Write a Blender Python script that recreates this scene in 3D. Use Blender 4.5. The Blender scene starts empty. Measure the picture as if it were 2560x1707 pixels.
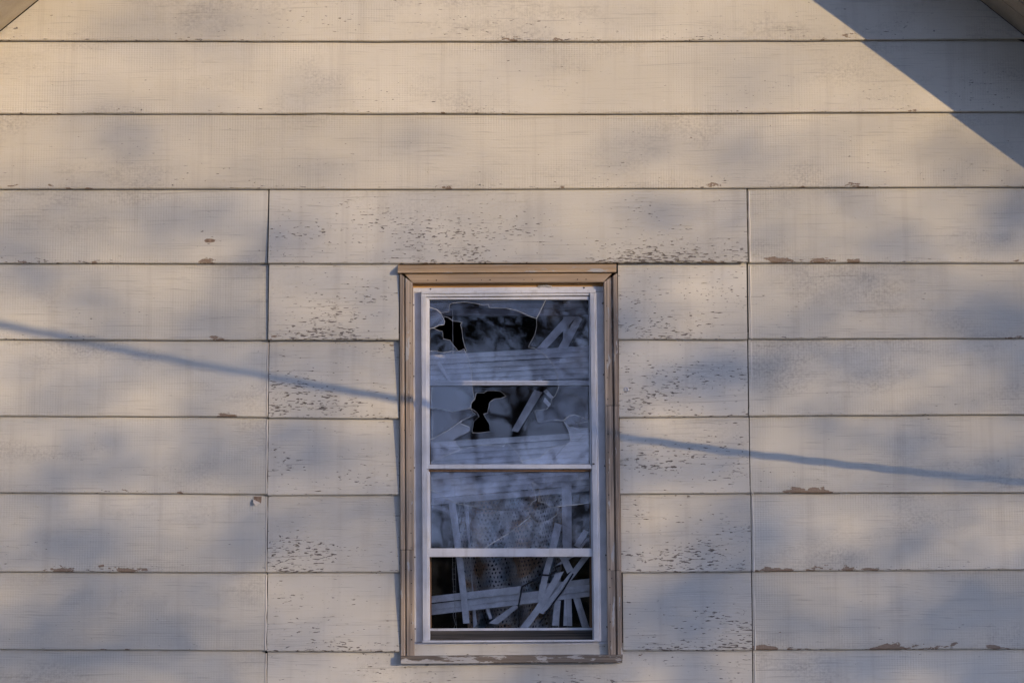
import bpy, bmesh, math, random
from mathutils import Vector, Matrix, noise
from mathutils.geometry import tessellate_polygon
rad = math.radians
random.seed(7)
scene = bpy.context.scene
col = scene.collection

# ------------------------------------------------------------------ camera
CAM = Vector((0.0, -9.0, 1.7)); PITCH = rad(4.8); LENS = 85.0
FPX = 2560 * LENS / 36.0
cd = bpy.data.cameras.new('camera'); cam = bpy.data.objects.new('camera', cd); col.objects.link(cam)
cam.location = CAM; cam.rotation_euler = (rad(90) + PITCH, 0, 0)
cd.lens = LENS; cd.sensor_width = 36; cd.clip_start = 0.05; cd.clip_end = 2000
cd.dof.use_dof = True; cd.dof.focus_distance = 9.0; cd.dof.aperture_fstop = 3.4
scene.camera = cam

# ------------------------------------------------------------------ sky, sun, exposure
SUN_AZ = rad(48); SUN_EL = rad(9)          # azimuth to the right of the wall's normal
S = Vector((math.sin(SUN_AZ) * math.cos(SUN_EL), -math.cos(SUN_AZ) * math.cos(SUN_EL), math.sin(SUN_EL)))
w = bpy.data.worlds.new('World'); scene.world = w; w.use_nodes = True
wn = w.node_tree; bg = wn.nodes['Background']
sky = wn.nodes.new('ShaderNodeTexSky'); sky.sky_type = 'NISHITA'; sky.sun_disc = False
sky.sun_elevation = SUN_EL; sky.sun_rotation = math.atan2(S.x, S.y)
sky.altitude = 300; sky.air_density = 1.0; sky.dust_density = 0.5; sky.ozone_density = 1.5
# even cool white balance: pull the sky's hue towards one blue, keeping its brightness
bw = wn.nodes.new('ShaderNodeRGBToBW'); wn.links.new(sky.outputs[0], bw.inputs[0])
cool = wn.nodes.new('ShaderNodeMix'); cool.data_type = 'RGBA'; cool.blend_type = 'MULTIPLY'; cool.inputs[0].default_value = 1.0
cool.inputs[7].default_value = (0.73, 0.96, 1.70, 1); wn.links.new(bw.outputs[0], cool.inputs[6])
tint = wn.nodes.new('ShaderNodeMix'); tint.data_type = 'RGBA'; tint.inputs[0].default_value = 0.9
wn.links.new(sky.outputs[0], tint.inputs[6]); wn.links.new(cool.outputs[2], tint.inputs[7]); 
wtc = wn.nodes.new('ShaderNodeTexCoord'); wsc = wn.nodes.new('ShaderNodeVectorMath'); wsc.operation = 'MULTIPLY'; wsc.inputs[1].default_value = (1, 1, 2.6)
wnz = wn.nodes.new('ShaderNodeTexNoise'); wnz.inputs['Scale'].default_value = 11.0; wnz.inputs['Detail'].default_value = 5.0; wnz.inputs['Roughness'].default_value = 0.55
wmr = wn.nodes.new('ShaderNodeMapRange'); wmr.inputs['From Min'].default_value = 0.36; wmr.inputs['From Max'].default_value = 0.64; wmr.inputs['To Min'].default_value = 0.45; wmr.inputs['To Max'].default_value = 1.6
wcl = wn.nodes.new('ShaderNodeMix'); wcl.data_type = 'RGBA'; wcl.blend_type = 'MULTIPLY'; wcl.inputs[0].default_value = 1.0    # broken soft cloud all over the sky
wn.links.new(wtc.outputs['Generated'], wsc.inputs[0]); wn.links.new(wsc.outputs[0], wnz.inputs['Vector']); wn.links.new(wnz.outputs['Fac'], wmr.inputs['Value'])
wn.links.new(tint.outputs[2], wcl.inputs[6]); wn.links.new(wmr.outputs[0], wcl.inputs[7]); wn.links.new(wcl.outputs[2], bg.inputs[0])
bg.inputs[1].default_value = 0.15
sd = bpy.data.lights.new('sun', 'SUN'); sun = bpy.data.objects.new('sun', sd); col.objects.link(sun)
sd.energy = 3.4; sd.angle = rad(0.45); sd.color = (1.0, 0.74, 0.43)
sun.rotation_euler = S.to_track_quat('Z', 'Y').to_euler(); sun.location = (12, -10, 12)
scene.view_settings.view_transform = 'Standard'; scene.view_settings.look = 'None'
scene.view_settings.exposure = 0.22; scene.view_settings.gamma = 1.0
scene.view_settings.use_curve_mapping = False
scene.render.engine = 'CYCLES'
scene.cycles.use_denoising = True
scene.cycles.use_adaptive_sampling = True; scene.cycles.adaptive_threshold = 0.03
scene.cycles.max_bounces = 6; scene.cycles.transparent_max_bounces = 24

# ------------------------------------------------------------------ helpers
def P(px, py, y=0.0):
    """photo pixel (2560 x 1707) -> point on the vertical plane at depth y"""
    a = (px - 1280) / FPX; b = (853.5 - py) / FPX
    dx, dy, dz = a, math.cos(PITCH) - b * math.sin(PITCH), math.sin(PITCH) + b * math.cos(PITCH)
    t = (y - CAM.y) / dy
    return Vector((CAM.x + dx * t, y, CAM.z + dz * t))
def z1(X, Y): return (960 + X * 0.34446, 640 + Y * 0.34446)
def z3(X, Y): return (1050 + X / 4.9, 860 + Y / 4.9)
def z4(X, Y): return (1050 + X / 5.2267, 1160 + Y / 5.2267)
def z5(X, Y): return (1050 + X / 5.2267, 1370 + Y / 5.2267)

def tag(o, label, cat=None, group=None, kind=None):
    if label: o['label'] = label
    if cat: o['category'] = cat
    if group: o['group'] = group
    if kind: o['kind'] = kind
    return o
def empty(name, loc=(0, 0, 0)):
    o = bpy.data.objects.new(name, None); col.objects.link(o); o.location = loc; o.empty_display_size = 0.2
    return o
def mesh_obj(name, verts, faces, mat, parent=None, smooth=False, uvs=None, bevel=0):
    me = bpy.data.meshes.new(name)
    me.from_pydata([tuple(v) for v in verts], [], faces)
    if uvs is not None:
        uv = me.uv_layers.new(name='UVMap')
        for l in me.loops: uv.data[l.index].uv = uvs[l.vertex_index]
    bm = bmesh.new(); bm.from_mesh(me); bmesh.ops.recalc_face_normals(bm, faces=bm.faces); bm.to_mesh(me); bm.free()
    if smooth: me.polygons.foreach_set('use_smooth', [True] * len(me.polygons))
    me.materials.append(mat)
    o = bpy.data.objects.new(name, me); col.objects.link(o)
    if parent: o.parent = parent
    if bevel:
        b = o.modifiers.new('bevel', 'BEVEL'); b.width = bevel; b.segments = 2; b.limit_method = 'ANGLE'; b.angle_limit = rad(40)
    return o
def prism(name, pts, yf, yb, mat, parent=None, bevel=0, tilt=None, pplane=None):
    """outline traced in photo pixels at depth yf, extruded straight back to yb"""
    pl = yf if pplane is None else pplane
    F = [P(x, y, pl) for x, y in pts]
    n = len(F)
    vs = [Vector((p.x, yf, p.z)) for p in F] + [Vector((p.x, yb, p.z)) for p in F]
    if tilt:
        c = sum(vs, Vector()) / len(vs)
        R = Matrix.Rotation(rad(tilt[0]), 3, 'X') @ Matrix.Rotation(rad(tilt[1]), 3, 'Z')
        vs = [c + R @ (v - c) for v in vs]
    fs = [list(range(n)), list(range(2 * n - 1, n - 1, -1))] + [[i, i + n, (i + 1) % n + n, (i + 1) % n] for i in range(n)]
    return mesh_obj(name, vs, fs, mat, parent, bevel=bevel)
def rect(x0, y0, x1, y1): return [(x0, y0), (x1, y0), (x1, y1), (x0, y1)]
def loft(name, A0, A1, B0, B1, prof, mat, parent=None, pl=-0.03, seg=1, wob=0.0, bevel=0):
    """moulding: cross-section prof [(f across, depth y)] swept from end line A0-A1 to end line B0-B1 (pixels)"""
    vs, fs = [], []
    m = len(prof)
    for s in range(seg + 1):
        t = s / seg
        for f, y in prof:
            ax = A0[0] + (A1[0] - A0[0]) * f; ay = A0[1] + (A1[1] - A0[1]) * f
            bx = B0[0] + (B1[0] - B0[0]) * f; by = B0[1] + (B1[1] - B0[1]) * f
            p = P(ax + (bx - ax) * t, ay + (by - ay) * t, pl)
            dy = wob * noise.noise(Vector((p.x * 7, p.z * 7, 3.3 + f * 2)))
            vs.append(Vector((p.x, y + dy, p.z)))
    for s in range(seg):
        for i in range(m):
            j = (i + 1) % m
            fs.append([s * m + i, s * m + j, (s + 1) * m + j, (s + 1) * m + i])
    fs.append(list(range(m))); fs.append(list(range(seg * m + m - 1, seg * m - 1, -1)))
    return mesh_obj(name, vs, fs, mat, parent, bevel=bevel)
def box_w(name, lo, hi, mat, parent=None, bevel=0):
    x0, y0, z0 = lo; x1, y1, z1_ = hi
    vs = [(x, y, z) for x in (x0, x1) for y in (y0, y1) for z in (z0, z1_)]
    fs = [[0, 1, 3, 2], [4, 6, 7, 5], [0, 4, 5, 1], [2, 3, 7, 6], [0, 2, 6, 4], [1, 5, 7, 3]]
    return mesh_obj(name, vs, fs, mat, parent, bevel=bevel)
def tube_geo(pts, radii, n, vs, fs):
    base = len(vs); k = len(pts)
    prev = None
    for i in range(k):
        d = (pts[min(i + 1, k - 1)] - pts[max(i - 1, 0)]).normalized()
        u = d.orthogonal().normalized() if prev is None else (prev - d * prev.dot(d)).normalized()
        prev = u; v = d.cross(u)
        for j in range(n):
            a = 2 * math.pi * j / n
            vs.append(pts[i] + (u * math.cos(a) + v * math.sin(a)) * radii[i])
    for i in range(k - 1):
        for j in range(n):
            q = (j + 1) % n
            fs.append([base + i * n + j, base + i * n + q, base + (i + 1) * n + q, base + (i + 1) * n + j])
    fs.append([base + j for j in range(n)][::-1]); fs.append([base + (k - 1) * n + j for j in range(n)])
def tube(name, pts, r, mat, parent=None, n=8):
    vs, fs = [], []
    tube_geo([Vector(p) for p in pts], [r] * len(pts), n, vs, fs)
    return mesh_obj(name, vs, fs, mat, parent, smooth=True)

# ------------------------------------------------------------------ materials
class NB:
    def __init__(self, name):
        self.m = bpy.data.materials.new(name); self.m.use_nodes = True
        self.t = self.m.node_tree; self.b = self.t.nodes['Principled BSDF']; self.out = self.t.nodes['Material Output']
    def n(self, ty, **kw):
        x = self.t.nodes.new(ty)
        for k, v in kw.items(): setattr(x, k, v)
        return x
    def l(self, a, b): self.t.links.new(a, b)
    def put(self, sock, v):
        if hasattr(v, 'is_linked'): self.l(v, sock)
        elif isinstance(v, (tuple, list)) and len(v) == 3 and sock.type == 'RGBA': sock.default_value = (*v, 1)
        else: sock.default_value = v
    def math(self, op, a, b=0.0, c=0.0, clamp=False):
        x = self.n('ShaderNodeMath', operation=op, use_clamp=clamp)
        self.put(x.inputs[0], a); self.put(x.inputs[1], b); self.put(x.inputs[2], c); return x.outputs[0]
    def mapping(self, vec, scale, loc=None):
        x = self.n('ShaderNodeVectorMath', operation='MULTIPLY'); self.l(vec, x.inputs[0]); x.inputs[1].default_value = scale
        o = x.outputs[0]
        if loc is not None:
            y = self.n('ShaderNodeVectorMath', operation='ADD'); self.l(o, y.inputs[0]); self.put(y.inputs[1], loc); o = y.outputs[0]
        return o
    def noise(self, vec, scale=1.0, detail=2.0, rough=0.5, dist=0.0):
        x = self.n('ShaderNodeTexNoise'); self.l(vec, x.inputs['Vector'])
        x.inputs['Scale'].default_value = scale; x.inputs['Detail'].default_value = detail
        x.inputs['Roughness'].default_value = rough; x.inputs['Distortion'].default_value = dist
        return x.outputs['Fac']
    def rng(self, v, a, b, c=0.0, d=1.0, smooth=True):
        x = self.n('ShaderNodeMapRange', interpolation_type='SMOOTHSTEP' if smooth else 'LINEAR')
        self.put(x.inputs['Value'], v); self.put(x.inputs['From Min'], a); self.put(x.inputs['From Max'], b)
        self.put(x.inputs['To Min'], c); self.put(x.inputs['To Max'], d); return x.outputs['Result']
    def mix(self, f, a, b):
        x = self.n('ShaderNodeMix', data_type='RGBA'); self.put(x.inputs[0], f); self.put(x.inputs[6], a); self.put(x.inputs[7], b)
        return x.outputs[2]
    def coord(self, which='Object'): return self.n('ShaderNodeTexCoord').outputs[which]
    def sep(self, v):
        x = self.n('ShaderNodeSeparateXYZ'); self.l(v, x.inputs[0]); return x.outputs
    def comb(self, x, y, z):
        c = self.n('ShaderNodeCombineXYZ'); self.put(c.inputs[0], x); self.put(c.inputs[1], y); self.put(c.inputs[2], z); return c.outputs[0]
    def rand(self): return self.n('ShaderNodeObjectInfo').outputs['Random']
    def bump(self, h, strength=0.4, dist=0.001):
        x = self.n('ShaderNodeBump'); self.l(h, x.inputs['Height']); x.inputs['Strength'].default_value = strength
        x.inputs['Distance'].default_value = dist; self.l(x.outputs[0], self.b.inputs['Normal'])
    def fin(self, color=None, rough=0.7, metal=0.0, spec=0.3):
        if color is not None: self.put(self.b.inputs['Base Color'], color)
        self.put(self.b.inputs['Roughness'], rough); self.b.inputs['Metallic'].default_value = metal
        self.b.inputs['Specular IOR Level'].default_value = spec
        return self.m

def siding_mat(name, base, flake, bottom, weave, grain):
    k = NB(name)
    uv = k.n('ShaderNodeUVMap', uv_map='UVMap').outputs[0]
    r = k.math('MULTIPLY', k.rand(), 61.0)
    off = k.comb(r, k.math('MULTIPLY', r, 0.37), r)
    v = k.sep(uv)[1]
    # chips of lost paint, long along the board
    warp = k.noise(k.mapping(uv, (2.0, 7.0, 1), off), 1, 2)
    nA = k.noise(k.mapping(uv, (46, 190, 1), off), 1.0, 2.0, 0.5, 0.35)
    nA2 = k.noise(k.mapping(uv, (15, 72, 1), off), 1.0, 4.0, 0.68, 0.5)
    nD = k.noise(k.mapping(uv, (2.6, 7.5, 1), off), 1.0, 3.0, 0.6)
    dens = k.rng(nD, 0.34, 0.68, 0.40, 1.0)
    low = k.rng(v, 0.0, 0.30, 1.0, 0.55)
    edge = k.math('MULTIPLY', k.rng(v, 0.004, 0.03, 1.0, 0.0), k.rng(k.noise(k.mapping(uv, (3.1, 0.0, 1), off), 1, 2), 0.45, 0.65))
    dl = k.math('MULTIPLY', dens, low)
    thr = k.math('SUBTRACT', 0.80, k.math('MULTIPLY', dl, flake))
    thr = k.math('SUBTRACT', thr, k.math('MULTIPLY', edge, bottom * 0.10))
    chip = k.rng(nA, thr, k.math('ADD', thr, 0.03))
    thr2 = k.math('SUBTRACT', 0.90, k.math('MULTIPLY', dl, flake * 1.08))
    chip = k.math('MAXIMUM', chip, k.rng(nA2, thr2, k.math('ADD', thr2, 0.02)))
    # big bare patches along the drip edge
    nB = k.noise(k.mapping(uv, (11, 26, 1), off), 1.0, 4.0, 0.65)
    nE = k.noise(k.mapping(uv, (1.7, 0.0, 1), off), 1.0, 1.0)
    e2 = k.math('MULTIPLY', k.rng(v, 0.006, 0.042, 1.0, 0.0), k.rng(nE, 0.42, 0.62))
    bare = k.rng(k.math('ADD', nB, k.math('MULTIPLY', e2, 0.22 * bottom)), 0.735, 0.755)
    # weave pressed into the hardboard, grime caught in it
    x, y, _ = k.sep(uv)
    sx = k.math('SINE', k.math('MULTIPLY', x, 2 * math.pi / 0.0098)); sy = k.math('SINE', k.math('MULTIPLY', y, 2 * math.pi / 0.0076))
    hatch = k.math('ADD', sx, k.math('MULTIPLY', sy, 0.6))
    nG = k.noise(k.mapping(uv, (1.9, 4.2, 1), off), 1.0, 4.0, 0.6)
    nF = k.noise(k.mapping(uv, (85, 120, 1), off), 1.0, 3.0, 0.7)
    grime = k.math('MULTIPLY', k.rng(nG, 0.47, 0.72), k.rng(k.math('ADD', nF, k.math('MULTIPLY', hatch, -0.03)), 0.34, 0.74))
    nW = k.noise(k.mapping(uv, (0.9, 2.0, 1), off), 1.0, 3.0, 0.55)
    c = k.mix(k.rng(nW, 0.3, 0.7), tuple(b * 0.90 for b in base), tuple(min(1, b * 1.06) for b in base))
    tone = k.rng(k.rand(), 0, 1, 0.93, 1.04, False)
    hs = k.n('ShaderNodeHueSaturation'); k.l(c, hs.inputs['Color']); k.l(tone, hs.inputs['Value']); c = hs.outputs[0]
    c = k.mix(k.math('MULTIPLY', grime, 0.50 * weave + 0.18), c, (0.27, 0.24, 0.21))
    drip = k.noise(k.mapping(uv, (24, 1.1, 1), off), 1.0, 3.0, 0.6)
    c = k.mix(k.math('MULTIPLY', k.rng(drip, 0.50, 0.74), 0.16), c, (0.30, 0.26, 0.22))
    # fine checks along the grain
    nC = k.noise(k.mapping(uv, (5, 260, 1), k.comb(k.math('MULTIPLY', warp, 3.0), k.math('MULTIPLY', warp, 9.0), r)), 1.0, 2.0, 0.55)
    c = k.mix(k.math('MULTIPLY', k.rng(nC, 0.60, 0.72), 0.42 * grain), c, (0.20, 0.175, 0.155))
    c = k.mix(k.math('MULTIPLY', chip, 0.92), c, k.mix(k.noise(k.mapping(uv, (60, 60, 1)), 1, 1), (0.085, 0.074, 0.068), (0.17, 0.14, 0.118)))
    c = k.mix(bare, c, k.mix(nF, (0.18, 0.13, 0.095), (0.33, 0.255, 0.19)))
    h = k.math('ADD', k.math('MULTIPLY', k.math('MULTIPLY', hatch, k.rng(k.noise(k.mapping(uv, (3.5, 6.0, 1), off), 1, 3), 0.35, 0.65, 0.02, 0.17)), weave), k.math('MULTIPLY', nC, 0.9 * grain))
    h = k.math('SUBTRACT', k.math('ADD', h, k.math('MULTIPLY', nF, 0.5)), k.math('MULTIPLY', k.math('MAXIMUM', chip, bare), 0.9))
    k.bump(h, 0.75, 0.0018)
    return k.fin(c, 0.62, spec=0.25)

CREAM = (0.60, 0.57, 0.495)
M_SIDE = siding_mat('siding_paint_weave', CREAM, 0.095, 1.12, 0.9, 0.9)
M_MID = siding_mat('siding_paint_chipped', (0.61, 0.582, 0.515), 0.245, 0.8, 0.12, 1.0)
M_TOP = siding_mat('siding_paint_upper', (0.60, 0.56, 0.475), 0.135, 0.7, 1.0, 0.85)

def wood_mat(name, dark, light, axis='x', paint=0.0, rough=0.75, contrast=1.0):
    k = NB(name)
    co = k.coord('Object')
    r = k.math('MULTIPLY', k.rand(), 23.0); off = k.comb(r, r, r)
    sc = {'x': (2.2, 60, 120), 'z': (120, 60, 2.2)}[axis]
    g = k.noise(k.mapping(co, sc, off), 1.0, 4.0, 0.6, 0.6)
    g2 = k.noise(k.mapping(co, tuple(s * 0.25 for s in sc), off), 1.0, 3.0, 0.6)
    f = k.rng(k.math('ADD', k.math('MULTIPLY', g, 0.6), k.math('MULTIPLY', g2, 0.4)), 0.5 - 0.16 / contrast, 0.5 + 0.16 / contrast)
    c = k.mix(f, dark, light)
    split = k.rng(g, 0.26, 0.33, 1.0, 0.0)
    c = k.mix(k.math('MULTIPLY', split, 0.7), c, tuple(d * 0.3 for d in dark))
    h = k.math('ADD', g, k.math('MULTIPLY', split, -1.0))
    if paint > 0:
        ps = {'x': (9, 20, 45), 'z': (45, 20, 9)}[axis]
        pn = k.noise(k.mapping(co, ps, off), 1.0, 5.0, 0.65)
        pm = k.rng(pn, 0.62 - 0.14 * paint, 0.66 - 0.14 * paint)
        c = k.mix(pm, c, (0.47, 0.45, 0.42)); h = k.math('ADD', h, k.math('MULTIPLY', pm, 0.8))
    k.bump(h, 0.6, 0.0015)
    return k.fin(c, rough, spec=0.2)
M_CASE_Z = wood_mat('casing_wood_upright', (0.19, 0.152, 0.125), (0.50, 0.40, 0.305), 'z', paint=0.12, contrast=1.3)
M_CASE_X = wood_mat('casing_wood_level', (0.30, 0.22, 0.15), (0.50, 0.375, 0.255), 'x', contrast=0.8)
M_DRIP = wood_mat('drip_cap_wood', (0.36, 0.25, 0.15), (0.55, 0.41, 0.27), 'x', paint=0.25, contrast=0.7)
M_FRESH = wood_mat('fresh_wood', (0.42, 0.22, 0.075), (0.60, 0.36, 0.14), 'x', contrast=0.6)
M_SILL = wood_mat('weathered_sill_wood', (0.085, 0.07, 0.06), (0.27, 0.225, 0.18), 'x', paint=0.75)
M_DARKSILL = wood_mat('rotted_sill_wood', (0.012, 0.011, 0.010), (0.12, 0.105, 0.09), 'x', contrast=0.8)
M_SASH = wood_mat('brown_sash_wood', (0.16, 0.09, 0.05), (0.33, 0.20, 0.11), 'z', contrast=0.6)

def soffit_mat(name, a, b):
    k = NB(name); co = k.coord('Object')
    n1 = k.noise(co, 9, 4, 0.6); n2 = k.noise(co, 220, 2, 0.6); n3 = k.noise(co, 70, 3, 0.6)
    c = k.mix(k.rng(n1, 0.3, 0.7), a, b)
    c = k.mix(k.math('MULTIPLY', k.rng(n2, 0.62, 0.72), 0.5), c, (0.17, 0.12, 0.07))
    k.bump(k.math('ADD', n3, n2), 0.5, 0.002)
    return k.fin(c, 0.8, spec=0.15)
M_SOFFIT = soffit_mat('soffit_board', (0.38, 0.33, 0.26), (0.46, 0.40, 0.31))

def alu_mat():
    k = NB('white_aluminium'); co = k.coord('Object')
    n1 = k.noise(co, 14, 4, 0.6); n2 = k.noise(k.mapping(co, (160, 160, 6)), 1, 2)
    n3 = k.noise(k.mapping(co, (6, 160, 160)), 1, 2)
    c = k.mix(k.rng(n1, 0.35, 0.75), (0.70, 0.70, 0.72), (0.58, 0.575, 0.58))
    spot = k.rng(k.noise(co, 95, 3, 0.7), 0.70, 0.76)
    run = k.rng(k.noise(k.mapping(co, (38, 38, 3)), 1, 4, 0.65), 0.52, 0.75)
    c = k.mix(k.math('MULTIPLY', run, 0.35), c, (0.36, 0.33, 0.30))
    c = k.mix(k.math('MULTIPLY', spot, 0.45), c, (0.22, 0.19, 0.17))
    k.bump(k.math('ADD', n2, n3), 0.12, 0.0006)
    return k.fin(c, 0.42, spec=0.45)
M_ALU = alu_mat()
def plain(name, c, rough=0.7, var=0.2, sc=30, spec=0.3, metal=0.0):
    k = NB(name); n = k.noise(k.coord('Object'), sc, 4, 0.6)
    return k.fin(k.mix(k.rng(n, 0.3, 0.7), tuple(x * (1 - var) for x in c), tuple(min(1, x * (1 + var)) for x in c)), rough, metal, spec)
M_SCREW = plain('screw_metal', (0.16, 0.15, 0.15), 0.5)
M_HOLE = plain('nail_hole', (0.03, 0.024, 0.02), 0.9)
M_CAULK = siding_mat('painted_caulk', (0.64, 0.60, 0.53), 0.05, 0.1, 0.0, 0.2)
M_TAR = plain('sheathing_felt', (0.035, 0.033, 0.032), 0.95)
M_ROOM = plain('darkened_room_plaster', (0.05, 0.047, 0.045), 0.95, 0.3, 3)  # the room's darkness is put into the wall colour
M_SLAT = plain('blind_vinyl', (0.80, 0.79, 0.77), 0.45, 0.16, 25)
M_HEAD = plain('blind_headrail_enamel', (0.22, 0.21, 0.22), 0.5, 0.1, 12)
M_CORD = plain('pale_cord', (0.55, 0.52, 0.47), 0.9)
M_DARKLINE = plain('dark_tube', (0.02, 0.025, 0.03), 0.7)
M_BARE = plain('bare_hardboard', (0.25, 0.18, 0.13), 0.9, 0.25, 90)
M_FLAP = plain('paint_flap', (0.58, 0.52, 0.45), 0.7, 0.08, 40)
M_CABLE = plain('cable_sheath', (0.03, 0.03, 0.03), 0.6)
M_POLE = wood_mat('pole_wood', (0.08, 0.06, 0.05), (0.18, 0.14, 0.11), 'z')
M_BARK = plain('bark', (0.075, 0.058, 0.045), 0.95, 0.4, 14)
M_SHINGLE = plain('roof_shingle', (0.07, 0.068, 0.066), 0.9, 0.4, 20)

def glass_mat(name, dust, tint=(0.95, 0.95, 0.965)):
    k = NB(name); co = k.coord('Object')
    fr = k.n('ShaderNodeFresnel'); fr.inputs['IOR'].default_value = 1.5
    tr = k.n('ShaderNodeBsdfTransparent'); tr.inputs[0].default_value = (*tint, 1)
    gl = k.n('ShaderNodeBsdfGlossy'); gl.inputs['Roughness'].default_value = 0.012
    gl.inputs[0].default_value = (1, 1, 1, 1)
    wv = k.noise(co, 5.0, 2, 0.5)
    bp = k.n('ShaderNodeBump'); k.l(wv, bp.inputs['Height']); bp.inputs['Strength'].default_value = 0.15; bp.inputs['Distance'].default_value = 0.002
    k.l(bp.outputs[0], gl.inputs['Normal'])
    df = k.n('ShaderNodeBsdfDiffuse'); df.inputs[0].default_value = (0.5, 0.48, 0.46, 1)
    m1 = k.n('ShaderNodeMixShader'); k.l(fr.outputs[0], m1.inputs[0]); k.l(tr.outputs[0], m1.inputs[1]); k.l(gl.outputs[0], m1.inputs[2])
    d1 = k.noise(co, 6, 5, 0.65); d2 = k.noise(k.mapping(co, (60, 60, 18)), 1, 4, 0.7)
    dm = k.math('MULTIPLY', k.math('ADD', k.math('MULTIPLY', k.rng(d1, 0.46, 0.72), 1.7), k.rng(d2, 0.56, 0.74)), dust)
    dm = k.math('ADD', dm, dust * 0.12)
    m2 = k.n('ShaderNodeMixShader'); k.l(dm, m2.inputs[0]); k.l(m1.outputs[0], m2.inputs[1]); k.l(df.outputs[0], m2.inputs[2])
    k.l(m2.outputs[0], k.out.inputs['Surface']); k.t.nodes.remove(k.b)
    return k.m
M_GLASS_O = glass_mat('storm_glass', 0.05)
M_GLASS_L = glass_mat('lower_storm_glass', 0.085)
M_RIM = plain('broken_glass_edge_glint', (0.55, 0.57, 0.58), 0.3, 0.2, 80, 0.6)
M_GLASS_I = glass_mat('sash_glass', 0.012)
M_CRUMB = plain('crushed_glass', (0.75, 0.76, 0.78), 0.25, 0.1, 50, 0.6)

def blanket_mat():
    k = NB('crochet_yarn')
    uv = k.n('ShaderNodeUVMap', uv_map='UVMap').outputs[0]
    wv = k.n('ShaderNodeTexNoise'); k.l(k.mapping(uv, (38, 38, 1)), wv.inputs['Vector']); wv.inputs['Scale'].default_value = 1.0; wv.inputs['Detail'].default_value = 3.0
    wa = k.n('ShaderNodeVectorMath', operation='MULTIPLY_ADD'); k.l(wv.outputs['Color'], wa.inputs[0]); wa.inputs[1].default_value = (0.016, 0.016, 0); k.l(uv, wa.inputs[2])
    x, y, _ = k.sep(wa.outputs[0])
    row = k.math('FLOOR', k.math('MULTIPLY', y, 1 / 0.0160))
    xs = k.math('ADD', x, k.math('MULTIPLY', k.math('MODULO', row, 2.0), 0.00875))
    fx = k.math('FRACT', k.math('MULTIPLY', xs, 1 / 0.0175)); fy = k.math('FRACT', k.math('MULTIPLY', y, 1 / 0.0160))
    dx = k.math('SUBTRACT', fx, 0.5); dy = k.math('SUBTRACT', fy, 0.5)
    d = k.math('SQRT', k.math('ADD', k.math('MULTIPLY', dx, dx), k.math('MULTIPLY', k.math('MULTIPLY', dy, dy), 0.8)))
    nz = k.noise(k.mapping(uv, (90, 90, 1)), 1, 2)
    hole = k.rng(k.math('ADD', d, k.math('MULTIPLY', k.math('SUBTRACT', nz, 0.5), 0.55)), 0.20, 0.30, 1.0, 0.0)
    band = k.noise(k.comb(k.math('MULTIPLY', x, 7.0), k.math('MULTIPLY', y, 9.0), 0.0), 1, 1, 0.5)
    cr = k.n('ShaderNodeValToRGB'); k.l(band, cr.inputs[0]); e = cr.color_ramp.elements
    e[0].position = 0.30; e[0].color = (0.40, 0.26, 0.16, 1); e[1].position = 0.68; e[1].color = (0.14, 0.22, 0.25, 1)
    for p_, c_ in ((0.40, (0.52, 0.33, 0.20)), (0.46, (0.66, 0.60, 0.52)), (0.55, (0.62, 0.60, 0.58)), (0.61, (0.34, 0.40, 0.44))):
        q = e.new(p_); q.color = (*c_, 1)
    df = k.b; k.l(cr.outputs[0], df.inputs['Base Color']); df.inputs['Roughness'].default_value = 0.95
    k.bump(k.math('ADD', d, k.noise(k.mapping(uv, (300, 300, 1)), 1, 2)), 0.8, 0.003)
    tr = k.n('ShaderNodeBsdfTransparent'); mx = k.n('ShaderNodeMixShader')
    k.l(hole, mx.inputs[0]); k.l(df.outputs[0], mx.inputs[1]); k.l(tr.outputs[0], mx.inputs[2]); k.l(mx.outputs[0], k.out.inputs['Surface'])
    return k.m
M_BLANKET = blanket_mat()
def ground_mat():
    k = NB('dry_grass_ground'); co = k.coord('Object')
    c = k.mix(k.rng(k.noise(co, 0.6, 6, 0.65), 0.35, 0.65), (0.055, 0.06, 0.025), (0.13, 0.11, 0.06))
    k.bump(k.noise(co, 25, 4, 0.7), 0.7, 0.03); return k.fin(c, 0.95, spec=0.1)
M_GROUND = ground_mat()
def leaf_mat():
    k = NB('leaf'); n = k.noise(k.coord('Object'), 2.5, 3)
    return k.fin(k.mix(k.rng(n, 0.35, 0.65), (0.045, 0.06, 0.02), (0.11, 0.085, 0.03)), 0.7)
M_LEAF = leaf_mat()
M_HEDGE = plain('evergreen_leaf', (0.018, 0.028, 0.014), 0.7, 0.4, 4)

# ------------------------------------------------------------------ setting
g = mesh_obj('ground', [(-600, -600, 0), (600, -600, 0), (600, 600, 0), (-600, 600, 0)], [[0, 1, 2, 3]], M_GROUND)
tag(g, 'dry grass ground around the house', kind='structure')

house = empty('house')
tag(house, 'weathered cream lap-sided gable end of a house with one broken window', 'house')

# rake lines (where wall and soffit meet), from the photo
RL0, RL1 = P(0, 82, -0.02), P(101, 0, -0.02); RR0, RR1 = P(2446, 0, -0.02), P(2560, 91, -0.02)
mL = (RL1.z - RL0.z) / (RL1.x - RL0.x); mR = (RR1.z - RR0.z) / (RR1.x - RR0.x)
def rake(x): return min(RL0.z + mL * (x - RL0.x), RR0.z + mR * (x - RR0.x))
APX = (RR0.z - mR * RR0.x - RL0.z + mL * RL0.x) / (mL - mR); APZ = rake(APX)
HX0, HX1 = APX - 3.3, APX + 3.3

# ------------------------------------------------------------------ siding
TH = 0.0165
def lerp_poly(poly, x):
    if x <= poly[0][0]: return poly[0][1]
    for (a, b), (c, d) in zip(poly, poly[1:]):
        if x <= c: return b + (d - b) * (x - a) / (c - a)
    return poly[-1][1]
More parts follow.
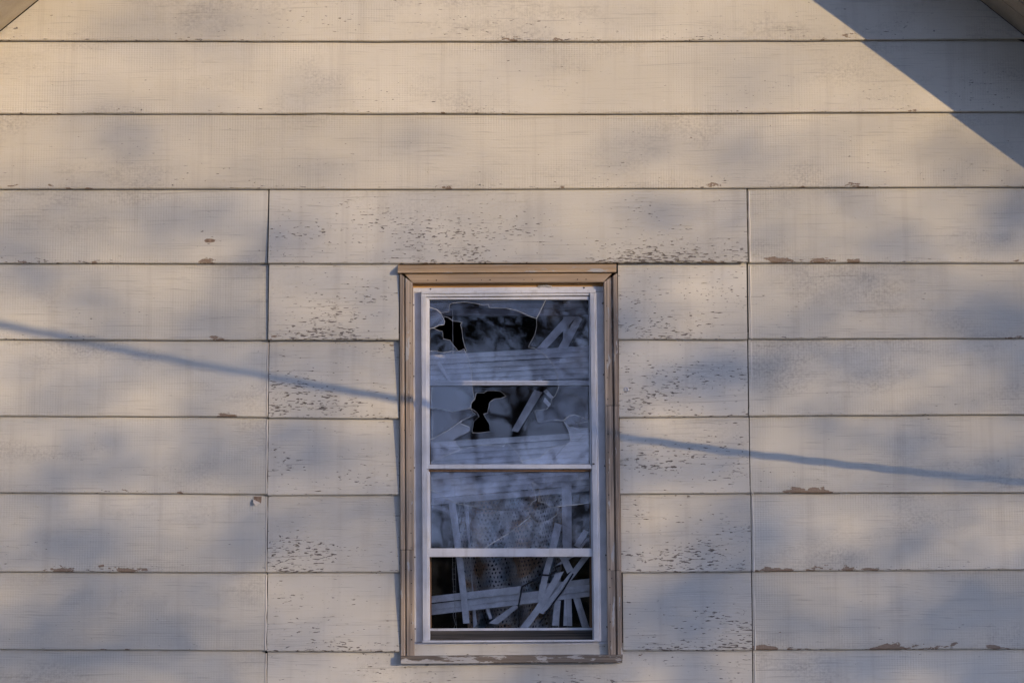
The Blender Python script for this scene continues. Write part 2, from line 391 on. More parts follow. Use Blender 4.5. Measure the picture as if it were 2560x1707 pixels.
# bottom edges of the rows: left part, next to the window on the left, on the right, right part
ROWS = [
 ('full', [(-900, -76), (0, -76), (1280, -75), (2560, -80), (3500, -82)]),
 ('full', [(-900, 102), (0, 103), (700, 104.5), (1000, 105), (1560, 104.6), (2100, 102.5), (2560, 99.9), (3500, 98)]),
 ('full', [(-900, 286), (0, 285.7), (1000, 285.3), (1560, 285.7), (2100, 282.3), (2560, 280.6), (3500, 279)]),
 ('full', [(-900, 473), (0, 473.2), (650, 473.6), (1000, 474.5), (1560, 472.4), (2100, 469.8), (2560, 468), (3500, 467)]),
 ('three', [(-900, 658), (0, 659), (668.6, 659.5)], [(672, 661), (1000, 660.8), (1543, 658.6), (1868, 658.7)], [(1871.5, 658.2), (2560, 657.8), (3500, 657)]),
 ('four', [(-900, 849), (0, 849.6), (669.2, 851.3)], [(672, 851.5), (997, 851.3)], [(1546, 850), (1868, 849.6)], [(1872, 848.3), (2560, 846.2), (3500, 845)]),
 ('four', [(-900, 1039), (0, 1040), (668.5, 1042.6)], [(672, 1045.4), (997, 1046.4)], [(1548, 1043.9), (1870, 1040.9)], [(1872.5, 1040.3), (2560, 1036.7), (3500, 1035)]),
 ('four', [(-900, 1230), (0, 1231.5), (667, 1235.8)], [(670, 1238.3), (998, 1237.5)], [(1550, 1234.8), (1874, 1232.7)], [(1876, 1232.6), (2560, 1230.7), (3500, 1229)]),
 ('four', [(-900, 1428), (0, 1428.8), (666, 1430.9)], [(669, 1430.9), (999, 1430)], [(1553, 1430.5), (1878, 1429.2)], [(1880, 1428), (2560, 1424), (3500, 1423)]),
 ('four', [(-900, 1622), (0, 1623), (665, 1626)], [(668, 1628), (999, 1629)], [(1558, 1625.7), (1880, 1626)], [(1882.3, 1624), (2560, 1622.3), (3500, 1621)]),
 ('three', [(-900, 1820), (0, 1820), (660, 1821)], [(667, 1821), (1280, 1822), (1882, 1820)], [(1884.5, 1820), (2560, 1818), (3500, 1816)]),
 ('three', [(-900, 2019), (0, 2019), (660, 2019)], [(666, 2019), (1884, 2019)], [(1891, 2019), (2560, 2018), (3500, 2017)]),
 ('three', [(-900, 2220), (0, 2220), (660, 2220)], [(666, 2220), (1886, 2220)], [(1893, 2220), (2560, 2219), (3500, 2218)]),
]
# how far each piece stands off its neighbours at the top and bottom edge (m)
PROUD = {(4, 1): (0.001, 0.013), (5, 1): (0.013, 0.010), (6, 1): (0.003, 0.001), (5, 2): (0.002, 0.001), (9, 3): (0.003, 0.0), (6, 3): (0.0015, 0.003), (7, 3): (0.0025, 0.003), (9, 1): (0.002, 0.002), (8, 1): (0.0015, 0.0015)}
XTOP = {}
def row_z(i, x):
    """height (m) of a row's bottom edge at world x, following its pieces"""
    pxx = 1280 + x / 9.0 * FPX * 0.998
    pieces = ROWS[i][1:]
    best = None
    for pc in pieces:
        if pxx >= pc[0][0] - 6: best = pc
    return P(pxx, lerp_poly(best or pieces[0], pxx), -0.027).z
def board(ri, pi, poly, mat, pr):
    pa, pb = poly[0][0], poly[-1][0]
    xa = P(pa, poly[0][1], -0.027).x; xb = P(pb, poly[-1][1], -0.027).x
    if pa <= -900: xa = HX0
    if pb >= 3500: xb = HX1
    zbot = lambda x: P(1280 + x / 9.0 * FPX * 0.998, lerp_poly(poly, 1280 + x / 9.0 * FPX * 0.998), -0.027).z
    zm = zbot((xa + xb) / 2)
    xl = APX - (APZ - zm) / abs(mL) + 0.02; xr = APX + (APZ - zm) / abs(mR) - 0.02
    xa = max(xa, xl); xb = min(xb, xr)
    n = max(4, int((xb - xa) / 0.14))
    vs, fs, uvs = [], [], []
    for i in range(n + 1):
        x = xa + (xb - xa) * i / n
        if 0 < i < n: x += (random.random() - 0.5) * 0.03
        zb = zbot(x) + 0.0016 * noise.noise(Vector((x * 5, ri * 3.1, pi)))
        zt = (row_z(ri - 1, x) if ri > 0 else zb + 0.27) + 0.028
        zt = min(zt, rake(x) + 0.004)
        zt = max(zt, zb + 0.006)
        wav = 0.0022 * noise.noise(Vector((x * 2.3, ri * 1.7 + 9, pi * 2.2))) + 0.0010 * noise.noise(Vector((x * 11, ri * 1.7, 4)))
        def add(z, y):
            vs.append(Vector((x, y, z))); uvs.append((x, z - zb))
        add(zt, 0.0 - pr[0] * 0.5)
        for f in (1.0, 0.75, 0.5, 0.25):
            z = zb + 0.007 + (zt - zb - 0.007) * f
            p_ = pr[0] * f + pr[1] * (1 - f)
            bow = 0.0018 * math.sin(f * math.pi) * noise.noise(Vector((x * 1.1, ri * 5.7, pi + 2)))
            add(z, -TH - (TH + 0.002) * (1 - f) - p_ + bow + wav * (1 - f))
        yb_ = -2 * TH - 0.002 - pr[1] + wav
        add(zb + 0.0046, yb_); add(zb + 0.0030, yb_ + 0.0010); add(zb, yb_ + 0.0048)
        add(zb + 0.015, yb_ + TH)
    m = 9
    for i in range(n):
        for j in range(m):
            q = (j + 1) % m
            fs.append([i * m + j, i * m + q, (i + 1) * m + q, (i + 1) * m + j])
    fs.append(list(range(m))); fs.append(list(range(n * m + m - 1, n * m - 1, -1)))
    return mesh_obj('siding_board', vs, fs, mat, house, uvs=uvs)
def face_y(px, py):
    yt = -200.0
    for i_, row in enumerate(ROWS):
        pc = [p_ for p_ in row[1:] if px >= p_[0][0] - 6]
        yb = lerp_poly(pc[-1], px)
        if py < yb:
            f = (yb - py) / (yb - yt + 19.0); return -TH - (TH + 0.002) * (1 - f)
        yt = yb
    return -2 * TH
for ri, row in enumerate(ROWS):
    kind = row[0]
    for pi, poly in enumerate(row[1:]):
        if kind == 'full': mt = M_TOP
        elif pi == 0 or pi == len(row) - 2: mt = M_SIDE
        else: mt = M_MID
        key = pi if kind != 'three' or pi < 2 else 3
        board(ri, pi, poly, mt, PROUD.get((ri, key), (0.0, 0.0)))
# rows above the frame up to the peak
zz = P(1280, -76, -0.027).z
# caulked butt joints
def caulk(x0, y0, x1, y1, wpx, yd, side):
    prof = [(0, 0.006), (0.15, -0.0005), (0.45, -0.003), (0.8, -0.002), (1, 0.006)]
    vs, fs, uvs = [], [], []
    n = 9
    for i in range(n + 1):
        t = i / n
        jx = random.uniform(-0.7, 0.7); ww = wpx * random.uniform(0.75, 1.2)
        for f, y in prof:
            p = P(x0 + (x1 - x0) * t + jx + (f - 0.5) * ww, y0 + (y1 - y0) * t, -0.02)
            vs.append(Vector((p.x, y - TH - (TH + 0.002) * (0.1 + 0.9 * t), p.z))); uvs.append((p.x, p.z))
    m = len(prof)
    for i in range(n):
        for j in range(m - 1): fs.append([i * m + j, i * m + j + 1, (i + 1) * m + j + 1, (i + 1) * m + j])
    return mesh_obj('caulk_bead', vs, fs, M_CAULK, house, smooth=True, uvs=uvs)
LY = [474, 660, 851, 1043, 1236, 1431, 1627, 1821]
LX = [671, 670, 671, 669, 668, 667, 666, 665]; RX = [1869, 1871.5, 1874, 1876, 1878, 1881, 1884, 1886]
for i in range(7):
    if i >= 2: caulk(LX[i] - 1.5, LY[i] + 5, LX[i + 1] - 1.5, LY[i + 1] - 3, 6.0, -0.021, 0)
    caulk(RX[i] + 3.0, LY[i] + 4, RX[i + 1] + 3.0, LY[i + 1] - 3, 7.0, -0.0225, 1)

# sheathing behind the boards, with the window opening cut out
OX0, OX1 = P(1022, 1000, 0).x, P(1530, 1000, 0).x; OZ0, OZ1 = P(1280, 1650, 0).z, P(1280, 690, 0).z
def slab(name, pts, y0, y1, mat):
    n = len(pts); v = [(x, y0, z) for x, z in pts] + [(x, y1, z) for x, z in pts]
    return mesh_obj(name, v, [list(range(n)), list(range(2 * n - 1, n - 1, -1))] + [[i, (i + 1) % n, (i + 1) % n + n, i + n] for i in range(n)], mat, house)
xL = RL0.x + (OZ1 - RL0.z) / mL; xR = RR0.x + (OZ1 - RR0.z) / mR
slab('sheathing', [(HX0, 0.3), (OX0, 0.3), (OX0, OZ1), (xL, OZ1), (HX0, rake(HX0))], 0.001, 0.03, M_TAR)
slab('sheathing', [(OX1, 0.3), (HX1, 0.3), (HX1, rake(HX1)), (xR, OZ1), (OX1, OZ1)], 0.001, 0.03, M_TAR)
slab('sheathing', [(OX0, 0.3), (OX1, 0.3), (OX1, OZ0), (OX0, OZ0)], 0.001, 0.03, M_TAR)
slab('sheathing', [(xL, OZ1 + 0.0005), (xR, OZ1 + 0.0005), (APX, APZ)], 0.001, 0.03, M_TAR)
box_w('foundation', (HX0, 0.0, -0.2), (HX1, 0.2, 0.36), plain('foundation_block', (0.28, 0.27, 0.26), 0.9), house)

# soffit boards, rake fascia and roof
OVER = 0.474
def rake_strip(name, side, d0, d1, t0, t1, mat, lift=0.0, sag=0.0):
    """board running up the rake; d = distance out from the wall, t = thickness above the soffit plane"""
    vs = []
    x_lo = HX0 - 0.35 if side < 0 else HX1 + 0.35
    z_of = (lambda x: RL0.z + mL * (x - RL0.x)) if side < 0 else (lambda x: RR0.z + mR * (x - RR0.x))
    n = 16; fs = []
    for i in range(n + 1):
        x = x_lo + (APX - x_lo) * i / n
        j = 0.0012 * noise.noise(Vector((x * 6, d0 * 20, side)))
        for d, t in ((d0, t0), (d1, t0), (d1, t1), (d0, t1)):
            vs.append(Vector((x, -d, z_of(x) + t / math.cos(math.atan(abs(mL))) + lift + j)))
    for i in range(n):
        for q in range(4): fs.append([i * 4 + q, i * 4 + (q + 1) % 4, i * 4 + 4 + (q + 1) % 4, i * 4 + 4 + q])
    fs.append([0, 1, 2, 3]); fs.append([n * 4 + 3, n * 4 + 2, n * 4 + 1, n * 4])
    return mesh_obj(name, vs, fs, mat, house)
rake_strip('soffit_board', -1, 0.026, 0.30, 0.004, 0.022, M_SOFFIT)
rake_strip('soffit_board', -1, 0.305, OVER - 0.02, 0.004, 0.022, M_SOFFIT)
rake_strip('soffit_board', 1, 0.026, 0.190, 0.003, 0.022, M_SOFFIT)
rake_strip('soffit_board', 1, 0.194, 0.312, 0.003, 0.022, M_SOFFIT)
rake_strip('soffit_board', 1, 0.317, OVER - 0.02, 0.005, 0.022, M_SOFFIT)
for s_ in (-1, 1):
    rake_strip('rake_fascia', s_, OVER - 0.019, OVER, -0.004, 0.16, M_SOFFIT)
    rake_strip('roof', s_, -3.0, OVER + 0.03, 0.162, 0.19, M_SHINGLE)
    rake_strip('roof_deck', s_, -3.0, OVER - 0.022, 0.145, 0.160, M_TAR)

# dim room behind the window (an open box, front side closed by the wall)
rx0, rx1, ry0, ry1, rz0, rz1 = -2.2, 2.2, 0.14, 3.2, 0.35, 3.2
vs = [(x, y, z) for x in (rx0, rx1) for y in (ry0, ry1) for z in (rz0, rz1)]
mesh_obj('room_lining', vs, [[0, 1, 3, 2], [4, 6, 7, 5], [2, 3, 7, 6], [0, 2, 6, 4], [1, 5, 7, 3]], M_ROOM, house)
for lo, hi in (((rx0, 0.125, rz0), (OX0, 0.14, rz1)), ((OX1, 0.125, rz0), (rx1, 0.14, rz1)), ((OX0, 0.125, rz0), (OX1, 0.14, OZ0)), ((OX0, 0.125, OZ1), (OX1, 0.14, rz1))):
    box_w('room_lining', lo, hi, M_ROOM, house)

# ------------------------------------------------------------------ window casing (wood)
casing = empty('window_casing'); casing.parent = house
CPROF = [(0, 0.0), (0, -0.041), (0.06, -0.045), (0.30, -0.0465), (0.345, -0.043), (0.36, -0.033), (0.46, -0.033), (0.475, -0.0455), (0.96, -0.0465), (1.0, -0.044), (1.0, 0.0)]
def casing_piece(pA0, pA1, pB0, pB1, mat=M_CASE_Z, seg=14):
    return loft('casing_board', pA0, pA1, pB0, pB1, CPROF, mat, casing, pl=-0.04, seg=seg, wob=0.0012)
lx = lambda y: 998.5 + (y - 685) * 2.6 / 950; li = lambda y: 1031.8 + (y - 708) * 4.2 / 930
casing_piece((lx(683), 683), (li(708), 708), (lx(1373), 1373), (li(1373), 1373))
casing_piece((lx(1374.5), 1374.5), (li(1374.5), 1374.5), (lx(1638), 1638), (li(1638), 1638))
rx_ = lambda y: 1543.0 + (y - 685) * 13.0 / 950; ri_ = lambda y: 1508.8 + (y - 705) * 11.0 / 930
casing_piece((rx_(683), 683), (ri_(706), 706), (rx_(1013), 1013), (ri_(1013), 1013), seg=8)
casing_piece((rx_(1014.3), 1014.3), (ri_(1014.3), 1014.3), (rx_(1425), 1425), (ri_(1425), 1425), seg=10)
casing_piece((rx_(1426.5), 1426.5), (ri_(1426.5), 1426.5), (rx_(1636), 1636), (ri_(1636), 1636), seg=8)
HPROF = [(0, 0.0), (0, -0.041), (0.06, -0.0455), (0.96, -0.0455), (1.0, -0.043), (1.0, 0.0)]
loft('head_casing_board', (1011, 684.5), (1032.6, 708), (1530.5, 682.5), (1508.2, 706), HPROF, M_CASE_X, casing, pl=-0.04, seg=14, wob=0.001)
# sloped drip cap over the head
DPROF = [(0, -0.002), (0, -0.030), (0.10, -0.036), (0.58, -0.058), (0.64, -0.061), (0.97, -0.061), (1.0, -0.058), (1.0, -0.002)]
loft('drip_cap', (994, 660), (994.5, 682.5), (1542, 657.5), (1540.5, 680.5), DPROF, M_DRIP, casing, pl=-0.06, seg=20, wob=0.001)
# projecting sill
SPROF = [(0, 0.0), (0, -0.052), (0.05, -0.056), (0.93, -0.058), (1.0, -0.054), (1.0, 0.0)]
loft('sill_board', (1001.5, 1639), (1002.5, 1659), (1557, 1635.5), (1555.5, 1655.5), SPROF, M_SILL, casing, pl=-0.055, seg=22, wob=0.0015)
# fresh wood stop that shows above the storm frame
prism('head_stop', rect(1028, 690, 1512, 727), -0.008, 0.004, M_FRESH, casing)
# nail holes in the casing
holes = [z1(*p) for p in ((318, 176), (380, 176), (708, 174), (770, 173), (1016, 172), (1076, 171), (1405, 170), (1467, 169))]
for y_ in range(760, 1620, 47): holes += [(li(y_) - 7, y_ + random.uniform(-8, 8)), (ri_(y_) + 7, y_ + random.uniform(-8, 8))]
holes += [(lx(885) + 13, 885), (rx_(842) - 13, 842), (lx(1422) + 14, 1422), (rx_(1445) - 24, 1445), (lx(1075) + 12, 1075)]
for hx, hy in holes:
    r_ = random.uniform(0.9, 1.7)
    prism('nail_hole', [(hx + r_ * math.cos(a * math.pi / 3), hy + r_ * math.sin(a * math.pi / 3)) for a in range(6)], -0.0480, -0.045, M_HOLE, casing)

# tuft of pale stuffing squeezed out above the storm frame
vs, fs = [], []
for k_ in range(13):
    c = P(1346 + k_ * 2.6 + random.uniform(-0.8, 0.8), 716.5 - 1.8 * math.sin(k_ / 12 * math.pi), -0.013); r_ = random.uniform(0.0032, 0.0052); b = len(vs)
    for d in ((1, 0, 0), (-1, 0, 0), (0, 1, 0), (0, -1, 0), (0, 0, 1.3), (0, 0, -1.3)): vs.append(c + Vector(d) * r_)
    fs += [[b + i_, b + j_, b + l_] for i_ in (0, 1) for j_ in (2, 3) for l_ in (4, 5)]
mesh_obj('stuffing_tuft', vs, fs, M_CORD, casing, smooth=True)

# jamb liners running into the room
prism('jamb_liner', rect(1028, 690, 1040, 1640), -0.002, 0.13, M_SASH, casing)
prism('jamb_liner', rect(1513, 690, 1526, 1640), -0.002, 0.13, M_SASH, casing)
prism('jamb_liner', rect(1040.5, 690, 1512.5, 704), 0.006, 0.13, M_SASH, casing)
prism('jamb_liner', rect(1040.5, 1626, 1512.5, 1640), 0.001, 0.13, M_SASH, casing)

# ------------------------------------------------------------------ storm window (white aluminium)
storm = empty('storm_window'); storm.parent = house
tag(storm, 'white aluminium storm window with smashed panes')
def alu(name, pts, yf, yb, bevel=0.0012, mat=None): return prism(name, pts, yf, yb, mat or M_ALU, storm, bevel=bevel)
# flange screwed to the casing
alu('flange', [(1032, 719.5), (1508.5, 716), (1508.5, 729), (1032, 731)], -0.0125, -0.0085)
alu('flange', [(1032.2, 731.6), (1056, 731.6), (1060, 1604), (1036, 1604)], -0.0120, -0.0085)
alu('flange', [(1486, 729.6), (1508.4, 729.6), (1519.6, 1603), (1498, 1603)], -0.0120, -0.0085)
alu('flange', [(1036, 1604.8), (1519.6, 1603.6), (1519.8, 1635.5), (1036, 1638)], -0.0145, -0.0085)
# main frame
alu('frame_rail', [(1053, 728), (1489, 723), (1489, 732), (1053, 734)], -0.037, -0.013)
alu('frame_stile', [(1053, 734.4), (1065, 734.4), (1071, 1600), (1057.5, 1600)], -0.036, -0.013)
alu('frame_stile', [(1475, 732.4), (1487, 732.4), (1499, 1598.5), (1485.5, 1598.5)], -0.036, -0.013)
alu('frame_lip', [(1487.3, 732.4), (1490.6, 732.4), (1503, 1598.5), (1499.4, 1598.5)], -0.030, -0.013)
alu('track', [(1065.4, 735), (1068.2, 735), (1075.0, 1600), (1071.6, 1600)], -0.020, 0.02)
alu('track', [(1472.2, 733), (1474.6, 733), (1485.1, 1599), (1482.0, 1599)], -0.020, 0.02)
alu('sill_lip', [(1055.5, 1600.8), (1501.5, 1598.6), (1502, 1602.6), (1056, 1605.6)], -0.047, -0.005)
# upper sash
alu('sash_rail', [(1065.6, 734.6), (1474.6, 732.6), (1474.6, 738.5), (1065.6, 742)], -0.031, -0.012)
alu('sash_rail', [(1068.5, 744), (1472, 741), (1471.5, 749.2), (1073.5, 748.6)], -0.0265, -0.012)
alu('sash_stile', [(1065.7, 742.6), (1068.4, 744), (1073.4, 749), (1074.2, 1160), (1067, 1160)], -0.0262, -0.012)
alu('sash_stile', [(1471.8, 749.6), (1474.4, 742), (1479.5, 1160), (1474.6, 1160)], -0.0262, -0.012)
alu('sash_rail', [(1062.5, 1160.3), (1476, 1160.3), (1480.5, 1171.3), (1069, 1171.3), (1062.5, 1165)], -0.034, -0.012)
# lower sash, pushed up so that the opening below it stands open
alu('sash_rail', [(1068.2, 1173.2), (1481, 1173.2), (1481, 1178.6), (1068.2, 1178.6)], -0.013, 0.0, mat=M_SASH)  # brown strip stands in for the shadowed gap under the upper sash
alu('sash_stile', [(1068.6, 1178.9), (1075, 1178.9), (1076.4, 1369.6), (1071, 1369.6)], -0.0185, 0.0)
alu('sash_stile', [(1476.4, 1178.9), (1480.6, 1178.9), (1482, 1369.6), (1478, 1369.6)], -0.0185, 0.0)
alu('sash_rail', [(1070.2, 1370), (1482.4, 1370), (1483, 1391), (1070.4, 1391.5)], -0.0225, -0.001)
for yy in (1381.0, 1384.4, 1387.6):      # ribs pressed into the bottom rail
    alu('rail_rib', rect(1073, yy, 1481, yy + 1.2), -0.0240, -0.0222, bevel=0)
for xx in (1056.6, 1060.0, 1063.2): alu('stile_rib', [(xx, 740), (xx + 1.1, 740), (xx + 6.2, 1595), (xx + 5.1, 1595)], -0.0373, -0.0358, bevel=0)
for xx in (1478.2, 1481.2, 1484.2): alu('stile_rib', [(xx, 740), (xx + 1.1, 740), (xx + 12.4, 1595), (xx + 11.3, 1595)], -0.0373, -0.0358, bevel=0)
for yy in (1616, 1620.5, 1625, 1629.5): alu('flange_rib', rect(1040, yy, 1517, yy + 1.3), -0.0158, -0.0143, bevel=0)
# screws and drain slots
screws = [z1(338, 240), z1(1452, 231), z1(214, 355), z1(216, 872), z1(220, 1535), z1(1587, 343), z1(1594, 860), z1(1602, 1522),
          (1037, 1392), (1038, 1571), (1515, 1387), (1517.5, 1566)]
for hx, hy in screws:
    vs, fs = [], []
    c = P(hx, hy, -0.012); n = 8
    for rr, y in ((0.0034, -0.0122), (0.0032, -0.0150), (0.0018, -0.0162)):
        for a in range(n): vs.append(Vector((c.x + rr * math.cos(a * 2 * math.pi / n), y, c.z + rr * math.sin(a * 2 * math.pi / n))))
    for q in range(2):
        for a in range(n): fs.append([q * n + a, q * n + (a + 1) % n, (q + 1) * n + (a + 1) % n, (q + 1) * n + a])
    fs.append(list(range(2 * n, 3 * n)))
    mesh_obj('screw', vs, fs, M_SCREW, storm)
for sx_, sy_ in ((1088.5, 1634), (1466.5, 1631.5)):
    alu('drain_slot', rect(sx_ - 1.2, sy_ - 3.5, sx_ + 1.2, sy_ + 3.2), -0.0166, -0.014, bevel=0, mat=M_HOLE)
alu('latch', rect(1481, 1157.5, 1486.5, 1161), -0.0385, -0.036, bevel=0, mat=M_HOLE)

# glass of the upper storm sash: what is left round the big hole
GO = -0.0185
def shard(pts, y, mat, tilt, th=0.003, parent=None, hole=None, rim=0.0009):
    loops = [pts] + ([hole] if hole else [])
    flat = [P(a, b, y) for L in loops for a, b in L]
    tess = tessellate_polygon([[Vector((a, -b, 0)) for a, b in L] for L in loops])
    n = len(flat); vs = flat + [Vector((p.x, y + th, p.z)) for p in flat]
    fs = [list(t) for t in tess] + [[i + n for i in t][::-1] for t in tess]
    b = 0
    for L in loops:
        m = len(L)
        for i in range(m): fs.append([b + i, b + (i + 1) % m, b + (i + 1) % m + n, b + i + n])
        b += m
    c = sum(vs, Vector()) / len(vs)
    R = Matrix.Rotation(rad(tilt[0]), 3, 'X') @ Matrix.Rotation(rad(tilt[1]), 3, 'Z')
    vs = [c + R @ (v - c) for v in vs]
    nf = len(fs)
    for L in loops:          # pale crushed rim: light caught on the broken edges put into its colour
        m = len(L); off_ = 0 if L is pts else len(pts)
        for i in range(m):
            a_, b_ = L[i], L[(i + 1) % m]
            if L is pts and ((abs(a_[0] - b_[0]) > 60 and abs(a_[1] - b_[1]) < 4) or (abs(a_[1] - b_[1]) > 25 and abs(a_[0] - b_[0]) < 5 and (a_[0] < 1077 or a_[0] > 1465)) or (abs(a_[0] - b_[0]) > 250)): continue
            tube_geo([vs[off_ + i] + Vector((0, -0.0002, 0)), vs[off_ + (i + 1) % m] + Vector((0, -0.0002, 0))], [random.uniform(0.0003, rim)] * 2, 4, vs, fs)
    o = mesh_obj('glass_shard', vs, fs, mat, parent or storm)
    o.data.materials.append(M_RIM)
    for p_ in o.data.polygons:
        if p_.index >= nf: p_.material_index = 1
    return o
def crack(pts, y, r=0.00045):
    vs, fs = [], []
    pp = [P(a, b, y) for a, b in pts]
    tube_geo(pp, [r * random.uniform(0.5, 1.3) for _ in pp], 4, vs, fs)
    return mesh_obj('glass_crack', vs, fs, random.choice((M_RIM, M_HOLE)), storm)
Z = lambda L: [z1(*p) for p in L]
shard(Z([(330, 318), (1172, 318), (1150, 365), (1128, 412), (1105, 455), (1060, 440), (1020, 420), (960, 395), (890, 380), (765, 376), (757, 350), (720, 357), (670, 345), (590, 333), (500, 340), (476, 352), (470, 405), (440, 408), (415, 414), (385, 388), (330, 370)]), GO, M_GLASS_O, (-3.6, -0.5))
shard(Z([(330, 373), (384, 391), (414, 417), (440, 470), (436, 498), (400, 500), (362, 520), (330, 528)]), GO, M_GLASS_O, (2.6, 3.0))
shard(Z([(1175, 318), (1482, 318), (1486, 1188), (1430, 1165), (1385, 1150), (1345, 1158), (1300, 1195), (1240, 1190), (1120, 1206), (1105, 1170), (1095, 1122), (1180, 1110), (1210, 1075), (1215, 1040), (1245, 1010), (1265, 960), (1265, 910), (1255, 850), (1230, 790), (1190, 740), (1150, 700), (1100, 670), (1050, 662), (1055, 640), (1095, 570), (1108, 510), (1107, 457), (1130, 412), (1152, 365)]), GO, M_GLASS_O, (-0.8, 0.3))
shard(Z([(1303, 1198), (1346, 1161), (1385, 1153), (1430, 1168), (1486, 1191), (1487, 1242), (1420, 1250), (1340, 1235)]), GO, M_GLASS_O, (-2.4, -1.2))
shard(Z([(1305, 1201), (1340, 1238), (1420, 1253), (1487, 1245), (1490, 1505), (1012, 1505), (990, 1487), (1130, 1465), (1180, 1420), (1230, 1385), (1320, 1370), (1355, 1340), (1340, 1270)]), GO, M_GLASS_O, (0.3, 0.8))
shard(Z([(365, 1480), (560, 1405), (700, 1370), (800, 1375), (870, 1378), (890, 1352), (940, 1400), (980, 1450), (1008, 1504), (340, 1504)]), GO, M_GLASS_O, (-3.2, 0.2))
shard(Z([(330, 690), (365, 685), (430, 700), (490, 690), (540, 690), (580, 672), (610, 740), (635, 850), (640, 940), (655, 1035), (635, 1070), (630, 1100), (500, 1130), (440, 1110), (330, 1100)]), GO, M_GLASS_O, (-2.2, -0.6))
shard(Z([(330, 1102), (440, 1112), (500, 1132), (632, 1102), (640, 1130), (668, 1148), (565, 1192), (470, 1260), (360, 1320), (330, 1330)]), GO, M_GLASS_O, (-1.0, 1.3))
shard(Z([(330, 1333), (360, 1323), (470, 1263), (563, 1195), (555, 1215), (620, 1240), (620, 1270), (500, 1330), (558, 1403), (450, 1445), (330, 1500)]), GO, M_GLASS_O, (0.9, -0.4))
# glass of the lower storm sash, split by two cracks that run out from the hole
GL = -0.0075
Z4 = lambda L: [z4(*p) for p in L]
shard(Z4([(128, 98), (2232, 98), (2232, 498), (2125, 518), (1805, 551), (1705, 563), (1650, 508), (1552, 488), (1560, 330), (1550, 290), (1462, 232), (1490, 340), (1520, 465), (1470, 488), (1430, 558), (1395, 588), (870, 583), (470, 508), (320, 438), (280, 393), (128, 330)]), GL, M_GLASS_L, (-2.6, 0.15))
shard(Z4([(128, 334), (280, 397), (320, 442), (470, 512), (870, 587), (1395, 592), (1415, 640), (1440, 682), (1290, 800), (1150, 905), (900, 1055), (840, 1098), (128, 1098)]), GL, M_GLASS_L, (-2.2, 0.4))
shard(Z4([(1442, 685), (1500, 747), (1575, 782), (1650, 747), (1735, 702), (1800, 642), (1806, 555), (2125, 522), (2232, 502), (2232, 1098), (846, 1098), (903, 1058), (1153, 908), (1293, 803)]), GL, M_GLASS_L, (-3.0, -0.3))

for L in ([(120, 790), (230, 790), (330, 810), (400, 830), (450, 810), (540, 795), (620, 790)], [(510, 525), (570, 590), (660, 670)], [(410, 590), (480, 650), (560, 670), (640, 720)],
          [(150, 520), (140, 700), (160, 900), (150, 1100), (165, 1360)], [(160, 1240), (300, 1210), (450, 1180), (620, 1160)], [(1900, 870), (2010, 895), (1900, 975), (2055, 950)],
          [(1780, 990), (1900, 985), (2055, 1020)], [(1720, 930), (1640, 790), (1600, 700)], [(1720, 930), (1560, 800)], [(1840, 1190), (1940, 1185), (2055, 1060)], [(1900, 860), (1800, 890), (1740, 940)],
          [(550, 735), (610, 745)], [(180, 100), (200, 80), (240, 140)], [(1600, 1440), (1700, 1330), (1790, 1220)], [(1655, 1450), (1760, 1310)], [(380, 1050), (470, 1120), (560, 1190)], [(1850, 560), (1950, 680), (2050, 820)]):
    crack([z3(*p) for p in L], GO - 0.003)
for L in ([(1720, 150), (1720, 330), (1650, 460)], [(1780, 750), (1880, 790), (1980, 850), (2070, 760), (2110, 690), (2115, 530)], [(1580, 780), (1585, 930)], [(1300, 590), (1100, 600), (900, 586)]):
    crack([z4(*p) for p in L], GL - 0.0035)

# crumbs of crushed glass round the lower hole and on the rails, too many to count
vs, fs = [], []
def crumb(px, py, y, s):
    c = P(px, py, y); b = len(vs)
    for _ in range(4): vs.append(c + Vector((random.uniform(-s, s), random.uniform(-s, s) * 0.6, random.uniform(-s, s))))
    fs.extend([[b, b + 1, b + 2], [b, b + 2, b + 3], [b, b + 3, b + 1], [b + 1, b + 3, b + 2]])
for i in range(70):
    a = random.uniform(0, 6.28); r_ = abs(random.gauss(0, 1)); X = 1470 + 110 * r_ * math.cos(a) - 60; Y = 640 + 70 * r_ * math.sin(a)
    crumb(*z4(X, Y), -0.0105, random.uniform(0.0006, 0.0018))
for i in range(46):
    t = random.random(); X, Y = (930 + 200 * t, 330 - 170 * t) if random.random() < 0.7 else (960 + 60 * t, 160 - 60 * t)
    crumb(*z3(X + random.gauss(0, 9), Y + random.gauss(0, 12)), 0.0255, random.uniform(0.001, 0.0028))
for i in range(40): crumb(random.uniform(1080, 1468), 1159.5 - abs(random.gauss(0, 0.8)), -0.022, random.uniform(0.0007, 0.002))
for i in range(22): crumb(1433 + random.gauss(0, 10), 1128 + random.gauss(0, 8), -0.0215, random.uniform(0.0006, 0.0018))
o = mesh_obj('glass_crumbs', vs, fs, M_CRUMB, storm); o['kind'] = 'stuff'

